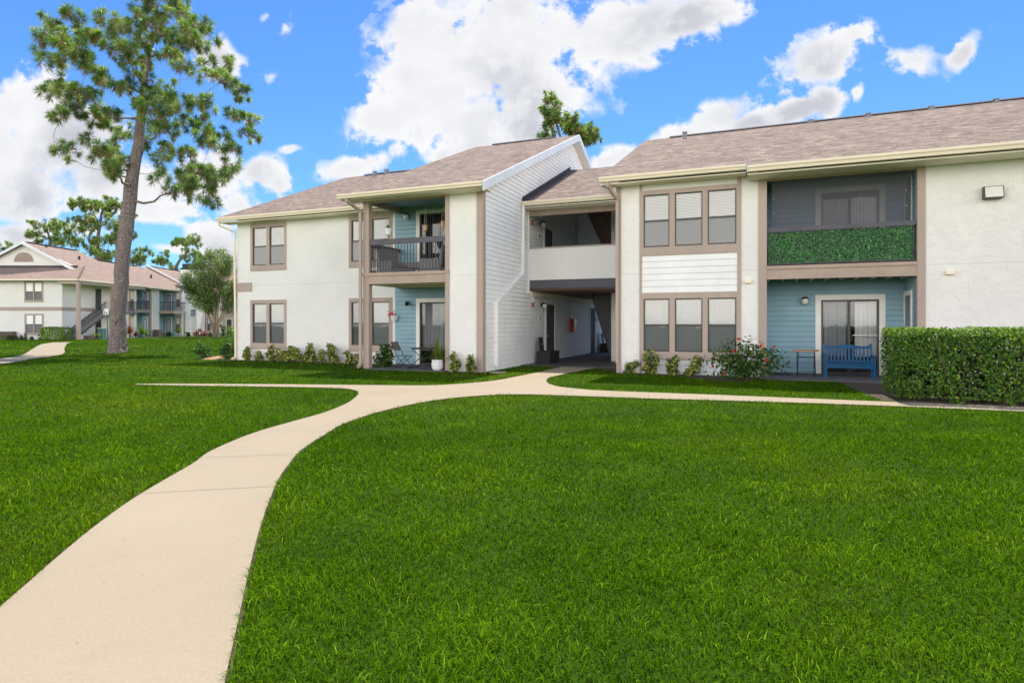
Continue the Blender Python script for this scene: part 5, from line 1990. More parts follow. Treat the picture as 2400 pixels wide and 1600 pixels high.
def pine(name, base, trunk, tr, clumps, label, seed, tuft_r=.33, needles=46, wd=.016, group=None, depth=0.8, fork=0.32, tpc=1.0, sub=True, axis=None):
    """trunk: [(side, height)], tr radii; clumps: [(side, height, radius)] in metres, sideways from the base"""
    t = Tree(seed)
    rs = t.rs
    r = empty(name, base, label, 'tree', group, R(22), local=True)
    tp = [Vector((a, 0, b)) for a, b in trunk]
    # flared, slightly crooked trunk
    pts, rad = [], []
    for i in range(len(tp) - 1):
        for j in range(5):
            f = j / 5
            p = tp[i].lerp(tp[i + 1], f)
            pts.append(p + Vector((rs.gauss(0, tr[i] * .04), rs.gauss(0, tr[i] * .06), 0)))
            rad.append((tr[i] + (tr[i + 1] - tr[i]) * f) * rs.uniform(.96, 1.05))
    pts.append(tp[-1]); rad.append(tr[-1])
    tk = MB()
    tk.tube(pts, rad, 12)
    tro = tk.build('trunk', M['bark'], r, smooth=True)
    zs = [c[1] for c in clumps]
    cz = (max(zs) + min(zs)) / 2
    hz = (max(zs) - min(zs)) / 2 + .5
    xs = [c[0] for c in clumps]
    hx = (max(xs) - min(xs)) / 2
    nodes = [(p, ra) for p, ra in zip(pts, rad)]
    cl3 = []
    for (x, z, rr) in clumps:
        tx = min(pts, key=lambda p: abs(p.z - z)).x
        off = max(0.1, 1 - ((z - cz) / hz) ** 2) ** .5
        room = max(.25, off * hx * depth) * max(.35, 1 - .55 * abs(x - tx) / hx)
        cl3.append((Vector((x, rs.uniform(-1, 1) * room, z)), rr))
    cl3.sort(key=lambda q: (q[0] - Vector((min(pts, key=lambda p: abs(p.z - q[0].z)).x, 0, q[0].z))).length)
    for c, rr in cl3:
        best, bc = None, 1e9
        for (p, ra) in nodes:
            d = (c - p).length
            drop = p.z - c.z
            cost = d + max(0, drop) * .9 + (0.0 if ra > .03 else .35)
            if p.z < min(zs) - 2.0:
                cost += 50
            if cost < bc:
                best, bc = (p, ra), cost
        p, ra = best
        d = (c - p).length
        r0 = min(ra * .6, .028 + d * .028)
        bend = Vector((rs.gauss(0, .08), rs.gauss(0, .08), -.10)) * d
        seg = []
        for i in range(6):
            f = i / 5
            q = p.lerp(c, f) + bend * (4 * f * (1 - f)) * .6 + Vector((rs.gauss(0, .03), rs.gauss(0, .03), rs.gauss(0, .03))) * d * (0 < i < 5)
            seg.append(q)
        rads = [r0 + (max(.012, r0 * .35) - r0) * i / 5 for i in range(6)]
        t.wood.tube(seg, rads, 6, cap=False)
        for q, rq in zip(seg[1:], rads[1:]):
            nodes.append((q, rq))
        nt = max(2, int(tpc * (rr / tuft_r) ** 2 * 2.3))
        for k in range(nt):
            v = Vector((rs.gauss(0, 1), rs.gauss(0, 1), rs.gauss(0, .8))).normalized()
            q = c + v * rr * rs.random() ** .5 * .95
            t.tuft(q, (q - p).normalized() * .6 + v * .5 + Vector((0, 0, .35)), tuft_r * rs.uniform(.75, 1.15), needles, wd)
            if sub:
                t.wood.tube([c.lerp(p, .15), c.lerp(q, .55) + Vector((0, 0, -.04)), q], [.018, .013, .008], 4, cap=False)
    t.wood.build('branches', M['twig'], r, smooth=True)
    t.fol.build('crown', M['needle'], r)
    return r


K = .0218 / 3.267       # metres per unit of the survey sketch of the big pine
def zk(v):
    return 18.04 - v * K
def xk(v):
    return (v / 3.267 - 275) * .0218
BIG = [(370, 250, 110), (540, 240, 70), (380, 350, 90), (470, 480, 70), (400, 600, 80), (440, 680, 60), (700, 120, 90), (680, 220, 90), (670, 300, 60), (800, 300, 110), (880, 200, 80), (960, 250, 90), (850, 380, 100), (1020, 320, 70),
       (1080, 60, 90), (1170, 30, 80), (1050, 120, 60), (1220, 120, 80), (1330, 60, 90), (1440, 100, 90), (1350, 190, 90), (1170, 210, 90), (1500, 140, 70), (1550, 250, 80), (1430, 280, 90), (1560, 350, 70), (1640, 420, 80), (1520, 420, 70),
       (1250, 280, 80), (1600, 510, 70), (1480, 520, 60), (1740, 640, 100), (1660, 600, 60), (1530, 650, 70), (1780, 700, 60), (1400, 650, 80), (1290, 640, 80), (1300, 740, 80), (1500, 780, 70), (1700, 770, 60), (1820, 860, 80), (1890, 920, 60),
       (1880, 1010, 60), (1800, 960, 60), (1700, 1000, 70), (1780, 1130, 60), (1260, 860, 90), (1380, 850, 90), (1540, 880, 70), (1420, 960, 90), (1520, 1000, 90), (1300, 1000, 70), (1610, 1080, 80), (1500, 1120, 80), (1680, 1190, 70), (1380, 1140, 80),
       (1240, 1180, 80), (1180, 1230, 60), (1560, 1240, 90), (1700, 1310, 60), (1440, 1240, 80), (1320, 1320, 80), (1590, 1350, 90), (1680, 1440, 60), (1420, 1380, 80), (1300, 1470, 60), (1480, 1460, 80), (1560, 1540, 70), (1380, 1440, 60), (1640, 1480, 60),
       (520, 770, 80), (600, 800, 110), (700, 750, 90), (560, 860, 70), (660, 880, 100), (800, 800, 90), (850, 880, 70), (760, 950, 80), (620, 960, 70), (520, 1000, 60), (640, 1040, 70), (900, 1000, 80), (420, 1090, 60), (800, 1040, 60), (760, 1140, 70),
       (640, 1190, 80), (700, 1240, 60), (660, 1270, 50), (900, 1200, 90), (930, 1300, 70), (880, 1330, 60), (980, 1240, 60), (1080, 1250, 60), (1100, 1350, 60), (1090, 1410, 40), (740, 600, 60), (830, 560, 80), (930, 590, 80), (1020, 610, 70),
       (640, 500, 80), (720, 430, 90), (780, 540, 60), (600, 400, 80), (540, 560, 50), (900, 690, 60), (850, 620, 60), (1000, 740, 60), (1120, 640, 80), (1140, 800, 70), (1120, 500, 60), (1230, 540, 60), (480, 310, 60), (610, 640, 50),
       (1300, -40, 90), (1420, -10, 80), (1190, -60, 80), (1080, -30, 60), (1620, 300, 50), (1090, 560, 70), (1060, 700, 60), (1170, 860, 60), (1070, 440, 70), (1160, 350, 70), (1000, 480, 60), (1180, 620, 70), (990, 860, 60), (1200, 740, 70), (940, 400, 70), (1330, 420, 70), (1400, 520, 60), (1100, 180, 70)]
big_clumps = [(xk(x), zk(y), r_ * K) for x, y, r_ in BIG]
_r = random.Random(9)
big_clumps += [(xk(x + _r.uniform(-70, 70)), zk(y + _r.uniform(-60, 60)), r_ * K * .8) for x, y, r_ in BIG if _r.random() < .45 and 560 < x < 1780]
T0 = C2W((275 - 1200) / 1440 * 31.4, 31.4, 0)
trunk = [(0.0, -0.05), (.0, .35), (.07, 2.0), (.26, 4.7), (.70, 8.5), (1.07, 10.7), (1.24, 12.4), (1.44, 14.4), (1.62, 15.4), (1.95, 16.2), (2.05, 17.9)]
trad = [.50, .40, .35, .33, .31, .24, .19, .13, .10, .07, .03]
pine('pine_tree', T0, trunk, trad, big_clumps, 'tall leaning pine with bare lower trunk on the open lawn', 3, .42, 120, .0098, tpc=2.05)


def far_pine(zc, sx, foot_y, trunk_px, tr, ell, label, seed, n_mult=1.3, group='pines behind the rooftops', **kw):
    s = zc / 1440
    b0 = C2W((sx - 1200) * s, zc, 0)
    tk = [((x - sx) * s, H0 + (759.5 - y) * s) for x, y in trunk_px]
    tk[0] = (tk[0][0], -0.1)
    rs = random.Random(seed)
    cl = []
    for (cx, cy, rx, ry, n) in ell:
        for k in range(int(n * n_mult)):
            a, q = rs.uniform(0, 6.283), rs.random() ** .5
            cl.append(((cx + rx * q * math.cos(a) - sx) * s, H0 + (759.5 - (cy + ry * q * math.sin(a))) * s, rs.uniform(.45, .75)))
    return pine(name='pine_tree', base=b0, trunk=tk, tr=tr, clumps=cl, label=label, seed=seed, group=group, tuft_r=.55, needles=34, wd=.042, tpc=2.0, **kw)


far_pine(84, 226, 790, [(226, 790), (227, 640), (229, 560), (238, 500), (250, 470)], [.30, .26, .22, .14, .06],
         [(230, 478, 50, 18, 16), (185, 482, 18, 16, 5), (265, 500, 28, 22, 9), (185, 520, 22, 14, 5), (245, 530, 50, 18, 12), (190, 555, 28, 22, 8), (270, 560, 26, 26, 8), (215, 590, 40, 14, 7), (285, 515, 18, 14, 4), (310, 550, 8, 6, 2)],
         'tallest distant pine, just left of the leaning trunk', 21)
far_pine(92, 117, 790, [(117, 790), (118, 620), (117, 560), (108, 535)], [.26, .22, .18, .08],
         [(110, 530, 40, 12, 10), (82, 550, 18, 14, 5), (150, 545, 18, 22, 6), (115, 568, 44, 10, 7)], 'broad flat-topped distant pine above the gabled roof', 22)
far_pine(90, 256, 790, [(256, 790), (255, 640), (252, 590)], [.2, .16, .08], [(250, 590, 20, 14, 5), (262, 560, 14, 10, 3), (240, 610, 30, 8, 4)], 'thin short pine trunk rising beside the tallest distant pine', 25)
far_pine(96, 402, 790, [(402, 790), (404, 640), (420, 612), (440, 590)], [.28, .24, .18, .08],
         [(442, 566, 30, 16, 10), (455, 595, 24, 22, 9), (425, 600, 26, 14, 6), (345, 597, 40, 12, 9), (330, 615, 26, 8, 5), (385, 603, 36, 12, 7), (400, 625, 14, 8, 3)], 'distant pine with a bent trunk near the chimney', 23)
far_pine(88, -2, 790, [(-2, 790), (0, 620), (4, 590)], [.3, .25, .1], [(6, 584, 22, 12, 7), (30, 586, 16, 6, 3)], 'distant tree peeking over the gable at the picture edge', 26)
s_d = 55 / 1440
far_pine(55, 1318, 790, [(1318, 790), (1318, 420), (1316, 330), (1304, 290), (1292, 262)], [.3, .2, .12, .08, .04],
         [(1292, 250, 14, 20, 5), (1285, 290, 14, 14, 4), (1310, 285, 16, 12, 4), (1342, 290, 16, 12, 5), (1375, 315, 20, 18, 8), (1350, 318, 16, 12, 4), (1290, 320, 18, 12, 3)], 'pine top showing above the gable peak of the main building', 24, group=None)

# ---------------------------------------------------------------- multi-stemmed broadleaf tree
ZT = 68.0
b0 = C2W((503 - 1200) / 1440 * ZT, ZT, 0)
s = ZT / 1440
r = empty('broadleaf_tree', b0, 'multi-stemmed leafy tree with pale stems behind the building corner', 'tree', None, R(22), local=True)
rs = random.Random(5)
tips = []
tk = MB()
for k, (dx_, top) in enumerate(((-18, 690), (-6, 680), (4, 672), (16, 680), (28, 690), (38, 700), (-30, 700), (10, 660))):
    p0 = Vector((rs.uniform(-.25, .25) + .1, rs.uniform(-.2, .2), -.05))
    p3 = Vector((dx_ * s * 1.15, rs.uniform(-1.2, 1.2), H0 + (759.5 - top) * s))
    pts = [p0, p0.lerp(p3, .35) + Vector((-.25 * (dx_ * s) * .3, 0, .1)), p0.lerp(p3, .7), p3]
    tk.tube(pts, [.17, .13, .10, .05], 7)
    tips.append(p3)
tk.build('trunk', M['palebark'], r, smooth=True)
m = MB()
tw = MB()
lumps = []
for k in range(170):
    a, q = rs.uniform(0, 6.283), rs.random() ** .5
    px = 508 + 74 * q * math.cos(a)
    py = 664 + 64 * q * math.sin(a) - (10 if abs(px - 512) < 20 else 0)
    lumps.append((Vector(((px - 503) * s, rs.uniform(-2.4, 2.4) * (1 - .5 * q), H0 + (759.5 - py) * s)), rs.uniform(.35, .7)))
for px, py in ((448, 672), (452, 690), (470, 705), (460, 640), (447, 668), (530, 590), (528, 600), (465, 620), (480, 712), (545, 715), (535, 720)):
    lumps.append((Vector(((px - 503) * s, rs.uniform(-.6, .6), H0 + (759.5 - py) * s)), .4))
for c, rr in lumps:
    tip = min(tips, key=lambda q: (q - c).length)
    tw.tube([tip, tip.lerp(c, .6) + Vector((0, 0, .15)), c], [.04, .025, .01], 4, cap=False)
    tone = rs.gauss(.5, .16)
    for j in range(int(190 * (rr / .55) ** 2)):
        v = Vector((rs.gauss(0, 1), rs.gauss(0, 1), rs.gauss(0, .9))).normalized()
        p = c + v * rr * rs.random() ** .4 * 1.15
        n_ = v + Vector((rs.gauss(0, .5), rs.gauss(0, .5), rs.gauss(.3, .5)))
        leaf(m, p, n_, rs.uniform(.07, .125), min(1, max(0, rs.gauss(tone, .22))), .42)
m.build('crown', M['crownleaf'], r)
tw.build('branches', M['palebark'], r)
# ================================================================== FAR BUILDING (its own frame: x sideways, y away)
OX, OZ = -40.6, 57.6
FB = empty('neighbour_building', C2W(OX, OZ, 0), 'distant two-storey white building with tan roof, half-round gable vent and outdoor stair', 'building', None, R(22), local=True)


def fpart(name, m_, *boxes, parent=None):
    t_ = MB()
    for b_ in boxes:
        t_.box(*b_)
    return t_.build(name, M[m_] if isinstance(m_, str) else m_, parent or FB)


M['farshingle'] = shingle_mat('tan_shingles', (0.36, 0.27, 0.222), (0.29, 0.215, 0.178), (0.17, 0.125, 0.105))
EZ = 5.70


def fquad_roof(name, quads, m_='farshingle'):
    mb = MB()
    for q in quads:
        q = [Vector(p) for p in q]
        u = (q[1] - q[0]).normalized()
        n_ = (q[1] - q[0]).cross(q[-1] - q[0]).normalized()
        v = n_.cross(u)
        uv = [((p - q[0]).dot(u), (p - q[0]).dot(v)) for p in q]
        mb.quad(q, uv=uv)
        mb.quad([p - Vector((0, 0, .16)) for p in q][::-1])
        for a, b in zip(q, q[1:] + q[:1]):
            mb.quad([a - Vector((0, 0, .16)), b - Vector((0, 0, .16)), b, a])
    return mb.build(name, M[m_], FB, recalc=False)


# front wing: gable facing the viewer set back behind a skirt roof
RX, RZ = -7.4, 9.55
fpart('wall', 'stucco', (-24, -1.9, 0.45, .65, -.05, 5.6))
fpart('wall', 'stucco', (-2.1, -1.9, .65, 5.0, -.05, 5.6))
fpart('wall', 'stucco', (-1.9, -0.35, 9.2, 9.4, -.05, 5.6))
fpart('band', 'taupe', (-24, -1.87, 0.42, 0.449, 2.75, 3.10), (-1.899, -1.87, .42, 5.0, 2.75, 3.10))
fpart('gable_wall', 'stucco', (-24, -23.9, 3.2, 3.4, 5, 5.1))
m = MB()
m.prism([(RX - 5.4, 6.9), (RX + 5.4, 6.9), (RX, 9.35)], 'y', 3.0, 3.2)
m.build('gable_wall', M['stucco'], FB)
m = MB()
n = 20
arc = [(RX - .15 + .95 * math.cos(math.pi * i / n), 7.62 + .95 * math.sin(math.pi * i / n)) for i in range(n + 1)]
m.prism(arc, 'y', 2.95, 2.995)
hv = m.build('gable_vent', M['taupe'], FB)
m = MB()
for k in range(7):
    z = 7.68 + k * .12
    hw = math.sqrt(max(0, .95 ** 2 - (z - 7.62) ** 2)) - .06
    if hw > .05:
        m.obox((RX - .15, 2.93, z), (hw, 0, 0), (0, .02, -.015), (0, .01, .02))
m.build('louvre', M['taupe'], hv)
fquad_roof('skirt_roof', [[(-24, -.15, EZ), (0.05, -.15, EZ), (-1.6, 3.0, 7.08), (-24, 3.0, 7.08)]])
m = MB()
m.tube([(0.05, -.15, EZ + .01), (-1.6, 3.0, 7.09)], .09, 8)
m.build('hip_cap', M['farshingle'], FB)
fpart('flashing', 'flash', (-24, -2.2, 2.9, 2.99, 7.0, 7.25))
fquad_roof('roof', [[(0.05, -.15, EZ), (0.05, 10.6, EZ), (RX, 10.6, RZ), (RX, 2.6, RZ), (-1.9, 2.6, 6.72)],
                    [(-14.9, 10.6, EZ), (-14.9, 2.6, EZ), (RX, 2.6, RZ), (RX, 10.6, RZ)]])
m = MB()
for sg_ in (-1, 1):
    m.prism([(RX, RZ - .25), (RX, RZ + .02), (RX + sg_ * 5.6, RZ + .02 - 5.6 * .52), (RX + sg_ * 5.6, RZ - .25 - 5.6 * .52)], 'y', 2.5, 2.58)
m.build('rake_board', M['fascia'], FB, recalc=True)
fpart('ridge_vent', 'vent', (RX - .15, RX + .15, 3.2, 9.8, RZ + .0, RZ + .08))
# second wing along the same side
R2X, R2Z = -5.5, 8.55
fquad_roof('roof', [[(0.15, 10.6, EZ - .05), (0.15, 20.3, EZ - .05), (R2X, 20.3, R2Z), (R2X, 10.6, R2Z)], [(-10, 20.3, EZ), (-10, 10.6, EZ), (R2X, 10.6, R2Z), (R2X, 20.3, R2Z)]])
fquad_roof('roof', [[(-0.3, 20.3, EZ + .2), (-0.3, 38, EZ + .2), (R2X - .3, 38, R2Z + .3), (R2X - .3, 20.3, R2Z + .3)]])
m = MB()
m.prism([(R2X - .3, R2Z + .30), (R2X - .3, R2Z + .52), (.35, EZ + .2), (.35, EZ + 0.0)], 'y', 20.25, 20.35)
m.build('rake_board', M['fascia'], FB, recalc=True)
fpart('ridge_vent', 'vent', (R2X - .12, R2X + .12, 10.7, 17.5, R2Z, R2Z + .07), (R2X - .42, R2X - .2, 21, 36, R2Z + .3, R2Z + .38))
for (x, y, z) in ((-4.9, 7.0, 8.42), (-2.4, 15.6, 7.15), (-7.0, 5.2, 9.4), (-10.5, .9, 6.2)):
    fpart('vent_pipe', 'black', (x - .07, x + .07, y - .07, y + .07, z - .3, z + .22))
# gutters
fpart('gutter', 'cream', (-24, .18, -.3, -.16, EZ - .15, EZ), (.06, .2, -.3, 10.6, EZ - .15, EZ), (.16, .3, 10.6, 20.2, EZ - .2, EZ - .05))
fpart('porch_beam', 'taupe', (-1.9, 0.05, -.1, .05, 5.25, 5.52), (-.1, .05, .06, 10.4, 5.25, 5.52))
fpart('porch_ceiling', 'soffit', (-1.9, 0.0, .05, 9.2, 5.53, 5.56))
fpart('post', 'taupe', (-.2, 0.08, -.12, .16, -.05, 5.25))
fpart('post', 'taupe', (-.12, 0.08, 4.7, 4.9, -.05, 5.25))
fpart('landing', 'stair', (-1.88, -.1, 5.0, 9.2, 2.62, 2.85))


def fwin(x0, x1, z0, z1, y, n=2, parent=None, wall='y'):
    f = MB()
    w_ = (x1 - x0)
    t_ = .12
    yy = (y - .05, y + .03)
    f.box(x0, x1, *yy, z1 - .14, z1).box(x0, x1, *yy, z0, z0 + .2)
    f.box(x0, x0 + t_, *yy, z0 + .2, z1 - .14).box(x1 - t_, x1, *yy, z0 + .2, z1 - .14)
    f.box((x0 + x1) / 2 - .06, (x0 + x1) / 2 + .06, *yy, z0 + .2, z1 - .14)
    fo = f.build('window', M['taupe'], FB)
    zm = (z0 + z1) / 2
    for a, b in ((x0 + t_, (x0 + x1) / 2 - .06), ((x0 + x1) / 2 + .06, x1 - t_)):
        fpart('blind', 'blind', (a, b, y - .012, y - .004, zm, z1 - .14), parent=fo)
        fpart('screened_pane', mat('far_screen', (.16, .165, .18), .5, .1, 3) if 'far_screen' not in bpy.data.materials else bpy.data.materials['far_screen'], (a, b, y - .012, y - .004, z0 + .2, zm), parent=fo)
        fpart('sash', 'bronze', (a, b, y - .03, y - .02, zm - .03, zm + .03), (a, a + .03, y - .03, y - .02, z0 + .2, z1 - .14), (b - .03, b, y - .03, y - .02, z0 + .2, z1 - .14), parent=fo)


WX = -45.1 - OX
fwin(WX - .95, WX + .82, 3.56, 5.52, .45)
fwin(WX - .92, WX + .85, .45, 2.46, .45)
# staircase along the side wall
st = MB()
ns = 14
for i in range(ns):
    y = -.1 + i * .36
    z = i * 2.75 / ns
    st.box(-1.8, -.75, y, y + .38, z, z + 2.75 / ns)
    st.box(-1.8, -.75, y + .33, y + .38, max(-.02, z - .3), z)
sto = st.build('staircase', M['stair'], FB)
m = MB()
m.bar((-.73, -.1, .1), (-.73, 5.0, 2.75), .05, .32)
m.build('stringer', M['stair'], sto)
m = MB()
m.bar((-.73, -.1, 1.0), (-.73, 5.0, 3.75), .05, .07)
m.build('handrail', M['rail'], sto)
for i in range(26):
    y = 0.0 + i * .195
    z = .2 + (y + .1) / 5.1 * 2.65
    fpart('baluster', 'rail', (-.745, -.715, y, y + .03, z - .05, z + .82), parent=sto)
# upper landing rail
rr_ = fpart('railing', 'rail', (-.12, -.06, 5.2, 9.1, 3.8, 3.88), (-.12, -.06, 5.2, 9.1, 2.95, 3.0))
for i in range(20):
    fpart('baluster', 'rail', (-.105, -.075, 5.3 + i * .19, 5.33 + i * .19, 3.0, 3.8), parent=rr_)
for (z0, z1) in ((-.02, 2.2), (2.86, 5.05)):
    fpart('entry_door', 'door', (-1.86, -1.3, 5.02, 5.08, z0, z1))
    fpart('door_frame', 'soffit', (-1.2, -.35, 9.1, 9.19, z0, z1 + .1))
fpart('wall', 'stucco', (-1.9, -1.86, 5.0, 9.2, -.05, 5.6))
for z, lab in ((4.9, 'lit dome lamp on the upper landing of the neighbouring building'), (2.05, 'lit dome lamp below the landing of the neighbouring building')):
    r = empty('porch_lamp', C2W(OX - 1.0, OZ + 8.9, z), lab, 'porch lamp', 'lit lamps on the neighbouring building', R(22), local=True)
    MB().lathe([(0, .16), (.16, .10), (.18, .04), (.15, .04)], (0, 0, 0), 12).build('hood', M['black'], r)
    em = bpy.data.materials.get('warm_lamp_glow')
    if em is None:
        em = bpy.data.materials.new('warm_lamp_glow')
        em.use_nodes = True
        em.node_tree.nodes['Principled BSDF'].inputs['Emission Color'].default_value = (1, .78, .5, 1)
        em.node_tree.nodes['Principled BSDF'].inputs['Emission Strength'].default_value = 1.6
    MB().lathe([(.15, .04), (.13, -.03), (.07, -.08), (0, -.09)], (0, 0, 0), 12).build('bulb', em, r)
for z in (4.3, 1.55):
    fpart('number_plaque', 'bronze', (-.95, -.7, 9.17, 9.19, z, z + .14), (-.95, -.7, 9.17, 9.19, z + .2, z + .3))

# balcony bays further along the side (x is measured from the corner, y runs away)
WXS = -.45


def side_wall(y0, y1, z0=-.05, z1=5.6, x=WXS, m_='stucco'):
    fpart('wall', m_, (x - .2, x, y0, y1, z0, z1))


def fdoor(x0, x1, z0, z1, y, pane='vblind'):
    d_ = fpart('sliding_door', 'white', (x0, x0 + .12, y - .05, y, z0, z1), (x1 - .12, x1, y - .05, y, z0, z1), (x0 + .12, x1 - .12, y - .05, y, z1 - .14, z1))
    fpart('door_frame', 'bronze', (x0 + .12, x0 + .18, y - .035, y - .005, z0, z1 - .14), (x1 - .18, x1 - .12, y - .035, y - .005, z0, z1 - .14), (x0 + .18, x1 - .18, y - .035, y - .005, z1 - .22, z1 - .14), parent=d_)
    fpart('door_leaf', pane, (x0 + .18, x1 - .18, y - .02, y - .006, z0, z1 - .22), parent=d_)


def narrow_win(x0, x1, z0, z1, y):
    t_ = .1
    fo = fpart('window', 'taupe', (x0, x0 + t_, y - .05, y + .02, z0, z1), (x1 - t_, x1, y - .05, y + .02, z0, z1), (x0 + t_, x1 - t_, y - .05, y + .02, z1 - .12, z1), (x0 + t_, x1 - t_, y - .05, y + .02, z0, z0 + .16))
    zm = (z0 + z1) / 2
    fpart('blind', 'blind', (x0 + t_, x1 - t_, y - .015, y - .005, zm + .03, z1 - .12), parent=fo)
    fpart('screened_pane', bpy.data.materials['far_screen'], (x0 + t_, x1 - t_, y - .015, y - .005, z0 + .16, zm - .03), parent=fo)
    fpart('sash', 'bronze', (x0 + t_, x1 - t_, y - .03, y - .005, zm - .03, zm + .03), parent=fo)


side_wall(9.2, 9.25)
side_wall(7.25, 8.3)
fpart('corner_trim', 'taupe', (WXS - .02, WXS + .03, 8.2, 8.45, -.05, 5.4), (WXS - .02, WXS + .03, 12.05, 12.35, -.05, 5.4))
s_ = MB()
lap(s_, 'x', -1.9, 8.3, 12.2, -.05, 5.5)
s_.box(-2.1, -1.92, 9.41, 12.2, -.05, 5.5)
s_.build('siding', M['blue'], FB)
s_ = MB()
lap(s_, 'y', 12.2, -1.9, WXS, -.05, 5.6)
s_.box(-1.9, WXS, 12.22, 12.35, -.05, 5.6)
s_.build('siding', M['blue'], FB)
fpart('top_beam', 'soffit', (WXS - .15, WXS + .04, 8.3, 17.2, 5.41, 5.66))
fpart('porch_ceiling', 'blue', (-2.0, WXS - .16, 8.3, 17.2, 5.52, 5.6))
fpart('balcony_beam', 'beam', (WXS - .15, WXS + .03, 8.45, 12.05, 2.75, 3.10))
fpart('balcony_floor', 'floor', (-1.9, WXS - .16, 8.4, 12.19, 2.85, 2.98))
ra_ = fpart('railing', 'railtop', (WXS - .08, WXS, 8.45, 12.05, 3.98, 4.12), (WXS - .06, WXS - .02, 8.45, 12.05, 3.12, 3.16))
for i in range(21):
    fpart('baluster', 'rail', (WXS - .055, WXS - .03, 8.55 + i * .168, 8.575 + i * .168, 3.16, 3.98), parent=ra_)
fdoor(-1.35, -.70, 3.0, 5.2, 12.17, 'vblind')
fdoor(-1.35, -.70, .0, 2.3, 12.17, 'curtain')
side_wall(12.36, 13.9)
fpart('downspout', 'cream', (WXS + .005, WXS + .09, 12.5, 12.6, 0.05, 5.5))
# second bay with projecting balcony
s_ = MB()
lap(s_, 'y', 16.9, -1.6, WXS + .1, -.05, 5.6)
s_.box(-1.6, WXS + .1, 16.92, 17.05, -.05, 5.6)
s_.box(-1.75, -1.6, 13.9, 17.05, -.05, 5.5)
s_.build('siding', M['blue'], FB)
fdoor(-1.40, -.62, 3.0, 5.2, 16.87, 'vblind')
fdoor(-1.40, -.62, .0, 2.35, 16.87, 'vblind')
fpart('balcony_beam', 'beam', (-.45, 1.15, 14.0, 14.12, 2.72, 3.02), (1.03, 1.15, 14.13, 16.8, 2.72, 3.02))
fpart('balcony_floor', 'floor', (-1.6, 1.02, 14.13, 16.8, 2.8, 3.0))
ra_ = fpart('railing', 'railtop', (-.45, 1.15, 14.02, 14.08, 3.98, 4.10), (1.09, 1.15, 14.09, 16.7, 3.98, 4.10))
for i in range(13):
    fpart('baluster', 'rail', (-.4 + i * .12, -.375 + i * .12, 14.03, 14.06, 3.04, 3.98), parent=ra_)
for i in range(14):
    fpart('baluster', 'rail', (1.105, 1.13, 14.2 + i * .175, 14.225 + i * .175, 3.04, 3.98), parent=ra_)
fpart('post', 'beam', (.98, 1.12, 16.5, 16.65, -.05, 2.72))
fpart('wall', 'stucco', (WXS - .2, WXS + .9, 17.15, 17.3, -.05, 5.7), (WXS + .7, WXS + .9, 17.3, 19.3, -.05, 5.7))
narrow_win(-.30, .28, .5, 2.4, 17.15)
narrow_win(-.30, .28, 3.5, 5.4, 17.15)
# chimney block
fpart('chimney', 'stucco', (-.9, 1.15, 19.3, 21.3, -.05, 8.3))
fpart('chimney_cap', 'vent', (-.95, 1.2, 19.25, 21.35, 8.31, 8.5), (-.75, 1.0, 19.45, 21.15, 8.5, 9.05))
sgn = fpart('unit_sign', 'teal', (.42, .93, 19.23, 19.29, 2.5, 3.28))
fpart('sign_lines', 'white', (.50, .85, 19.222, 19.228, 3.0, 3.06), (.50, .79, 19.222, 19.228, 2.87, 2.92), (.50, .85, 19.222, 19.228, 2.64, 2.74), parent=sgn)
# recessed wing beyond the chimney
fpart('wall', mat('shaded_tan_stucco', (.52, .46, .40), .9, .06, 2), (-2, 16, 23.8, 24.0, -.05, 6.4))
fpart('wall', 'stucco', (.25, 2.3, 23.4, 23.75, -.05, 6.2))
fpart('corner_trim', 'taupe', (.08, .25, 23.35, 23.75, -.05, 6.2))
narrow_win(.42, .95, .55, 2.5, 23.4)
narrow_win(.42, .95, 3.55, 5.5, 23.4)
fpart('porch_beam', 'beam', (2.3, 16, 22.9, 23.1, 3.2, 3.65))
fdoor(2.7, 3.6, 0, 2.25, 23.79, 'door')
fdoor(2.7, 3.6, 3.7, 5.6, 23.79, 'door')
fquad_roof('roof', [[(-2.5, 22.4, EZ + .5), (17, 22.4, EZ + .5), (17, 30, 8.7), (-2.5, 30, 8.7)]])

# ================================================================== THINGS ROUND THE FAR BUILDING
def cpt(px, py, zc):
    return C2W((px - 1200) / 1440 * zc, zc, 0)


# pet sign on the green post
zs_ = 40.6
c = C2W(-26.72, zs_, 0)
r = empty('pet_sign', c, 'small white dog walking sign on a leaning green post beside the pine', 'sign', None, R(22), local=True)
MB().tube([(0.02, 0, 0), (-.06, 0, 2.42)], .03, 8).build('post', M['greenpost'], r)
m = MB()
m.box(-.25, .10, -.05, -.035, 2.10, 2.40)
m.box(-.20, .06, -.05, -.035, 2.402, 2.5)
m.build('plate', M['white'], r)
m = MB()
m.tube([(-.15, -.055, 2.16), (-.15, -.055, 2.29)], .03, 6)
m.lathe([(0, -.03), (.03, 0), (0, .03)], (-.15, -.055, 2.335), 8)
m.box(-.07, .02, -.058, -.051, 2.19, 2.235).box(-.06, -.04, -.058, -.051, 2.14, 2.19).box(0, .02, -.058, -.051, 2.14, 2.19).box(.02, .045, -.058, -.051, 2.22, 2.27)
m.build('dog_walker_symbol', M['black'], r)

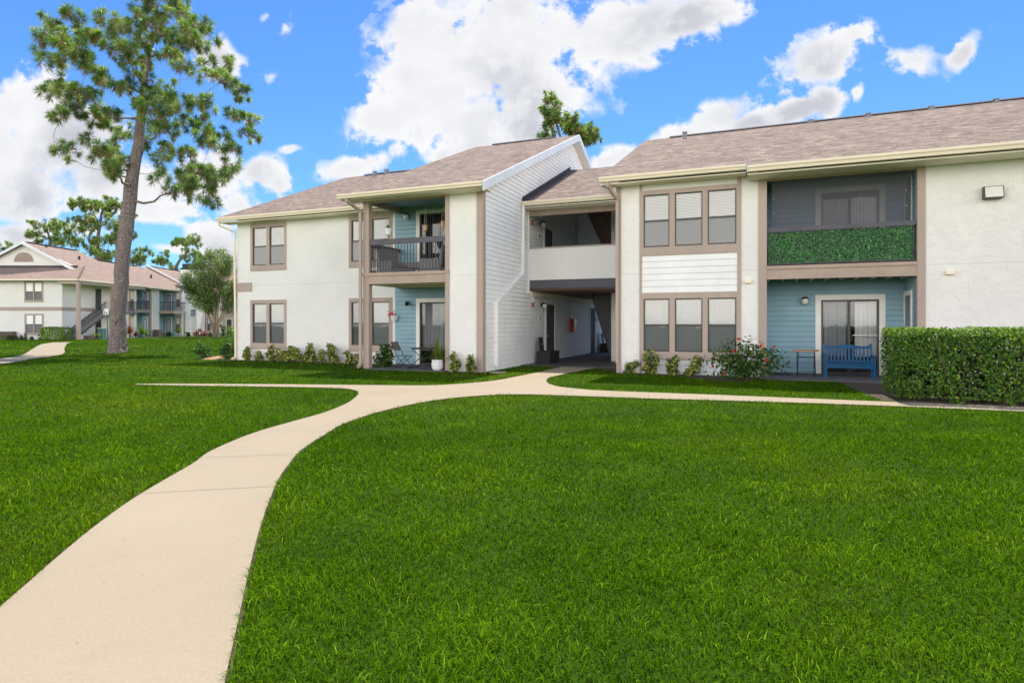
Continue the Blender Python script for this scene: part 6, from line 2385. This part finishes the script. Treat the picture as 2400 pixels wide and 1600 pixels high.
# box hedge by the stair
def leaf_block(name, px0, px1, zc, h, d, n, s, m_, label, cat='shrub', group=None):
    x0, x1 = (px0 - 1200) / 1440 * zc, (px1 - 1200) / 1440 * zc
    c = C2W((x0 + x1) / 2, zc, 0)
    r = empty(name, c, label, cat, group, R(22), local=True)
    hw = (x1 - x0) / 2
    m = MB()
    for k in range(n):
        f_ = random.random()
        x, y, z = random.uniform(-hw, hw), random.uniform(-d / 2, d / 2), random.uniform(.05, h)
        e = abs(random.gauss(0, .08))
        if f_ < .45:
            y = -d / 2 + e
            nn = Vector((0, -1, .5))
        elif f_ < .75:
            z = h - e
            nn = Vector((0, 0, 1))
        elif f_ < .88:
            x = -hw + e
            nn = Vector((-1, 0, .4))
        else:
            x = hw - e
            nn = Vector((1, 0, .4))
        q = (abs(x) / hw) ** 4 * .12 * h
        leaf(m, (x, y, max(.03, z - q * (z > h * .6))), nn + Vector((random.gauss(0, .5), random.gauss(0, .5), random.gauss(.2, .5))), s * random.uniform(.7, 1.3), min(1, max(0, random.gauss(.6, .25))))
    m.build('foliage', M[m_], r)
    t_ = MB()
    for k in range(10):
        x = random.uniform(-hw * .8, hw * .8)
        t_.tube([(x, 0, -.02), (x + random.gauss(0, .1), random.gauss(0, .1), h * .8)], .02, 5)
    t_.build('stem', M['shrubwood'], r)
    return r


leaf_block('box_hedge', 105, 159, 57.0, 1.22, 1.3, 1700, .085, 'limeleaf', 'clipped yellow-green box hedge at the foot of the outdoor stair', 'hedge')


def small_shrub(px, zc, w_, h, m_, label, n=120, s=.07, name='low_shrub', group='low shrubs along the neighbouring building'):
    c = cpt(px, 0, zc)
    return shrub(name, c.x, c.y, w_, w_ * .7, h, n, s, m_, label, 'shrub', group, 5, 0, 3)


for px, w_, h, lab in ((11, .7, .5, 'low light green shrub against the dark utility boxes'), (24, .9, .55, 'wider low shrub in front of the dark utility boxes'), (38, .8, .5, 'low shrub just right of the dark utility boxes'),
                       (50, .5, .55, 'narrow dark shrub left of the far ground floor window'), (60, .55, .7, 'taller thin shrub beside the far ground floor window'), (75, .5, .4, 'tiny shrub under the far ground floor window'), (93, .6, .6, 'small shrub between far window and box hedge')):
    small_shrub(px, 57.2, w_, h, 'darkleaf' if px != 11 else 'limeleaf', lab)
for px, x_w, lab in ((4, .36, 'dark utility box cut by the picture edge'), (22, .95, 'dark wide utility box against the far white wall')):
    c = C2W((px - 1200) / 1440 * 57.75, 57.75, 0)
    r = empty('utility_box', c, lab, 'utility box', 'dark boxes by the far wall', R(22), local=True)
    MB().box(-.48 if px > 10 else -.35, .48 if px > 10 else .2, -.25, .2, 0, .72).build('cabinet', M['brick'], r)
    MB().box(-.50 if px > 10 else -.36, .53 if px > 10 else .21, -.28, .22, .721, .78).build('lid', M['flash'], r)
c = C2W(-40.2, 58.5, 0)
r = empty('planter_box', c, 'dark low planter box beside the far porch post', 'planter', None, R(22), local=True)
MB().box(-.45, .45, -.25, .25, 0, .36).build('box', M['brick'], r)
MB().box(-.48, .48, -.28, .28, .361, .39).build('rim', M['brick'], r)
c = C2W(-41.05, 61.5, 0)
r = empty('utility_cabinet', c, 'grey-green metal cabinet behind the dog sign post', 'cabinet', None, R(22), local=True)
MB().box(-.28, .28, -.25, .25, 0, 1.05).build('cabinet', M['utility'], r)
MB().box(-.30, .30, -.27, .27, 1.051, 1.12).build('lid', M['soffit'], r)


def rosette(name, px, zc, L, n, w_, m_, label, spread=.9, droop=.5, cat='plant', group=None, zl=0.1):
    c = cpt(px, 0, zc)
    r = empty(name, c, label, cat, group)
    m = MB()
    strappy(m, (c.x, c.y, .05), n, L, w_, spread, zl, droop)
    m.build('foliage', M[m_], r)
    MB().tube([(c.x, c.y, -.02), (c.x, c.y, .3)], [.06, .04], 6).build('stem', M['shrubwood'], r)
    return r


rosette('cordyline', 303, 64.5, 1.35, 90, .05, 'redleaf', 'red-leaved cordyline right of the leaning pine trunk', .9, .45, 'plant', None, .35)
rosette('cordyline', 318, 66.0, .9, 50, .05, 'redleaf', 'smaller dull red cordyline between the big red one and lime palm', 1.0, .5)
rosette('fan_plant', 332, 66.5, 1.5, 70, .06, 'limeleaf', 'bright lime palm-like plant in front of the blue porch', .8, .5, 'plant', None, .25)
rosette('fan_plant', 344, 67.5, 1.2, 45, .06, 'limeleaf', 'shorter lime plant beside the far taupe post', .9, .5)
rosette('fan_plant', 417, 73.0, 1.6, 60, .06, 'grassy', 'dark green clump palm under the projecting balcony', .9, .6, 'plant', None, .3)
rosette('spiky_plant', 220, 57.8, .75, 40, .04, 'grassy', 'spiky green plant left of the grey-green cabinet', .7, .1)
rosette('spiky_plant', 233, 58.6, .65, 34, .04, 'grassy', 'second spiky plant tight against the grey-green cabinet', .7, .1)
for px, w_, h, m_, lab in ((375, 1.2, .5, 'limeleaf', 'low lime shrub by the far air conditioner'), (395, .9, .6, 'darkleaf', 'dark low shrub left of the clump palm'), (440, .7, .6, 'darkleaf', 'small dark shrub at the chimney base'),
                           (464, 1.3, 1.2, 'redleaf', 'dark reddish shrub between chimney and tall window'), (478, 1.3, 1.0, 'redleaf', 'spreading reddish shrub near the tree stems'), (493, .8, .7, 'darkleaf', 'dark shrub left of the pale stems'),
                           (524, 1.3, 1.6, 'darkleaf', 'tall dark shrub right of the pale stems'), (541, 1.6, 1.5, 'limeleaf', 'light green shrub at the main building corner, in the distance')):
    small_shrub(px, 72.0, w_, h, m_, lab, 200, .11, group='shrubs near the pale-stemmed tree')
c = cpt(369, 0, 69.5)
r = empty('air_conditioner', c, 'grey outdoor air conditioner unit beside the projecting balcony', 'air conditioner', None, R(22), local=True)
MB().box(-.36, .36, -.36, .36, .05, .85).build('housing', M['brick'], r)
MB().lathe([(.30, .86), (.30, .90), (.05, .92), (0, .92)], (0, 0, 0), 16).build('fan_guard', M['metal'], r)
# chairs on the far balcony
c = C2W(OX - 1.0, OZ + 10.0, 2.98)
r = empty('patio_chair', c, 'pale green plastic chair on the distant blue balcony', 'chair', None, R(22), local=True)
pg = mat('pale_green_plastic', (.50, .62, .48), .5, .05, 2)
MB().box(-.22, .22, -.22, .22, .40, .44).build('seat', pg, r)
m = MB()
m.obox((0, .24, .70), (.22, 0, 0), (0, .02, 0), (0, .05, .28))
m.build('backrest', pg, r)
for sx in (-.2, .2):
    for sy in (-.2, .2):
        MB().box(sx - .02, sx + .02, sy - .02, sy + .02, 0.002, .40).build('leg', pg, r)
c = C2W(OX - .85, OZ + 11.0, 2.98)
r = empty('patio_table', c, 'small white table beside the pale green chair', 'table', None, R(22), local=True)
MB().box(-.3, .3, -.3, .3, .52, .56).build('tabletop', M['white'], r)
for sx in (-.26, .26):
    for sy in (-.26, .26):
        MB().box(sx - .02, sx + .02, sy - .02, sy + .02, .002, .52).build('leg', M['white'], r)
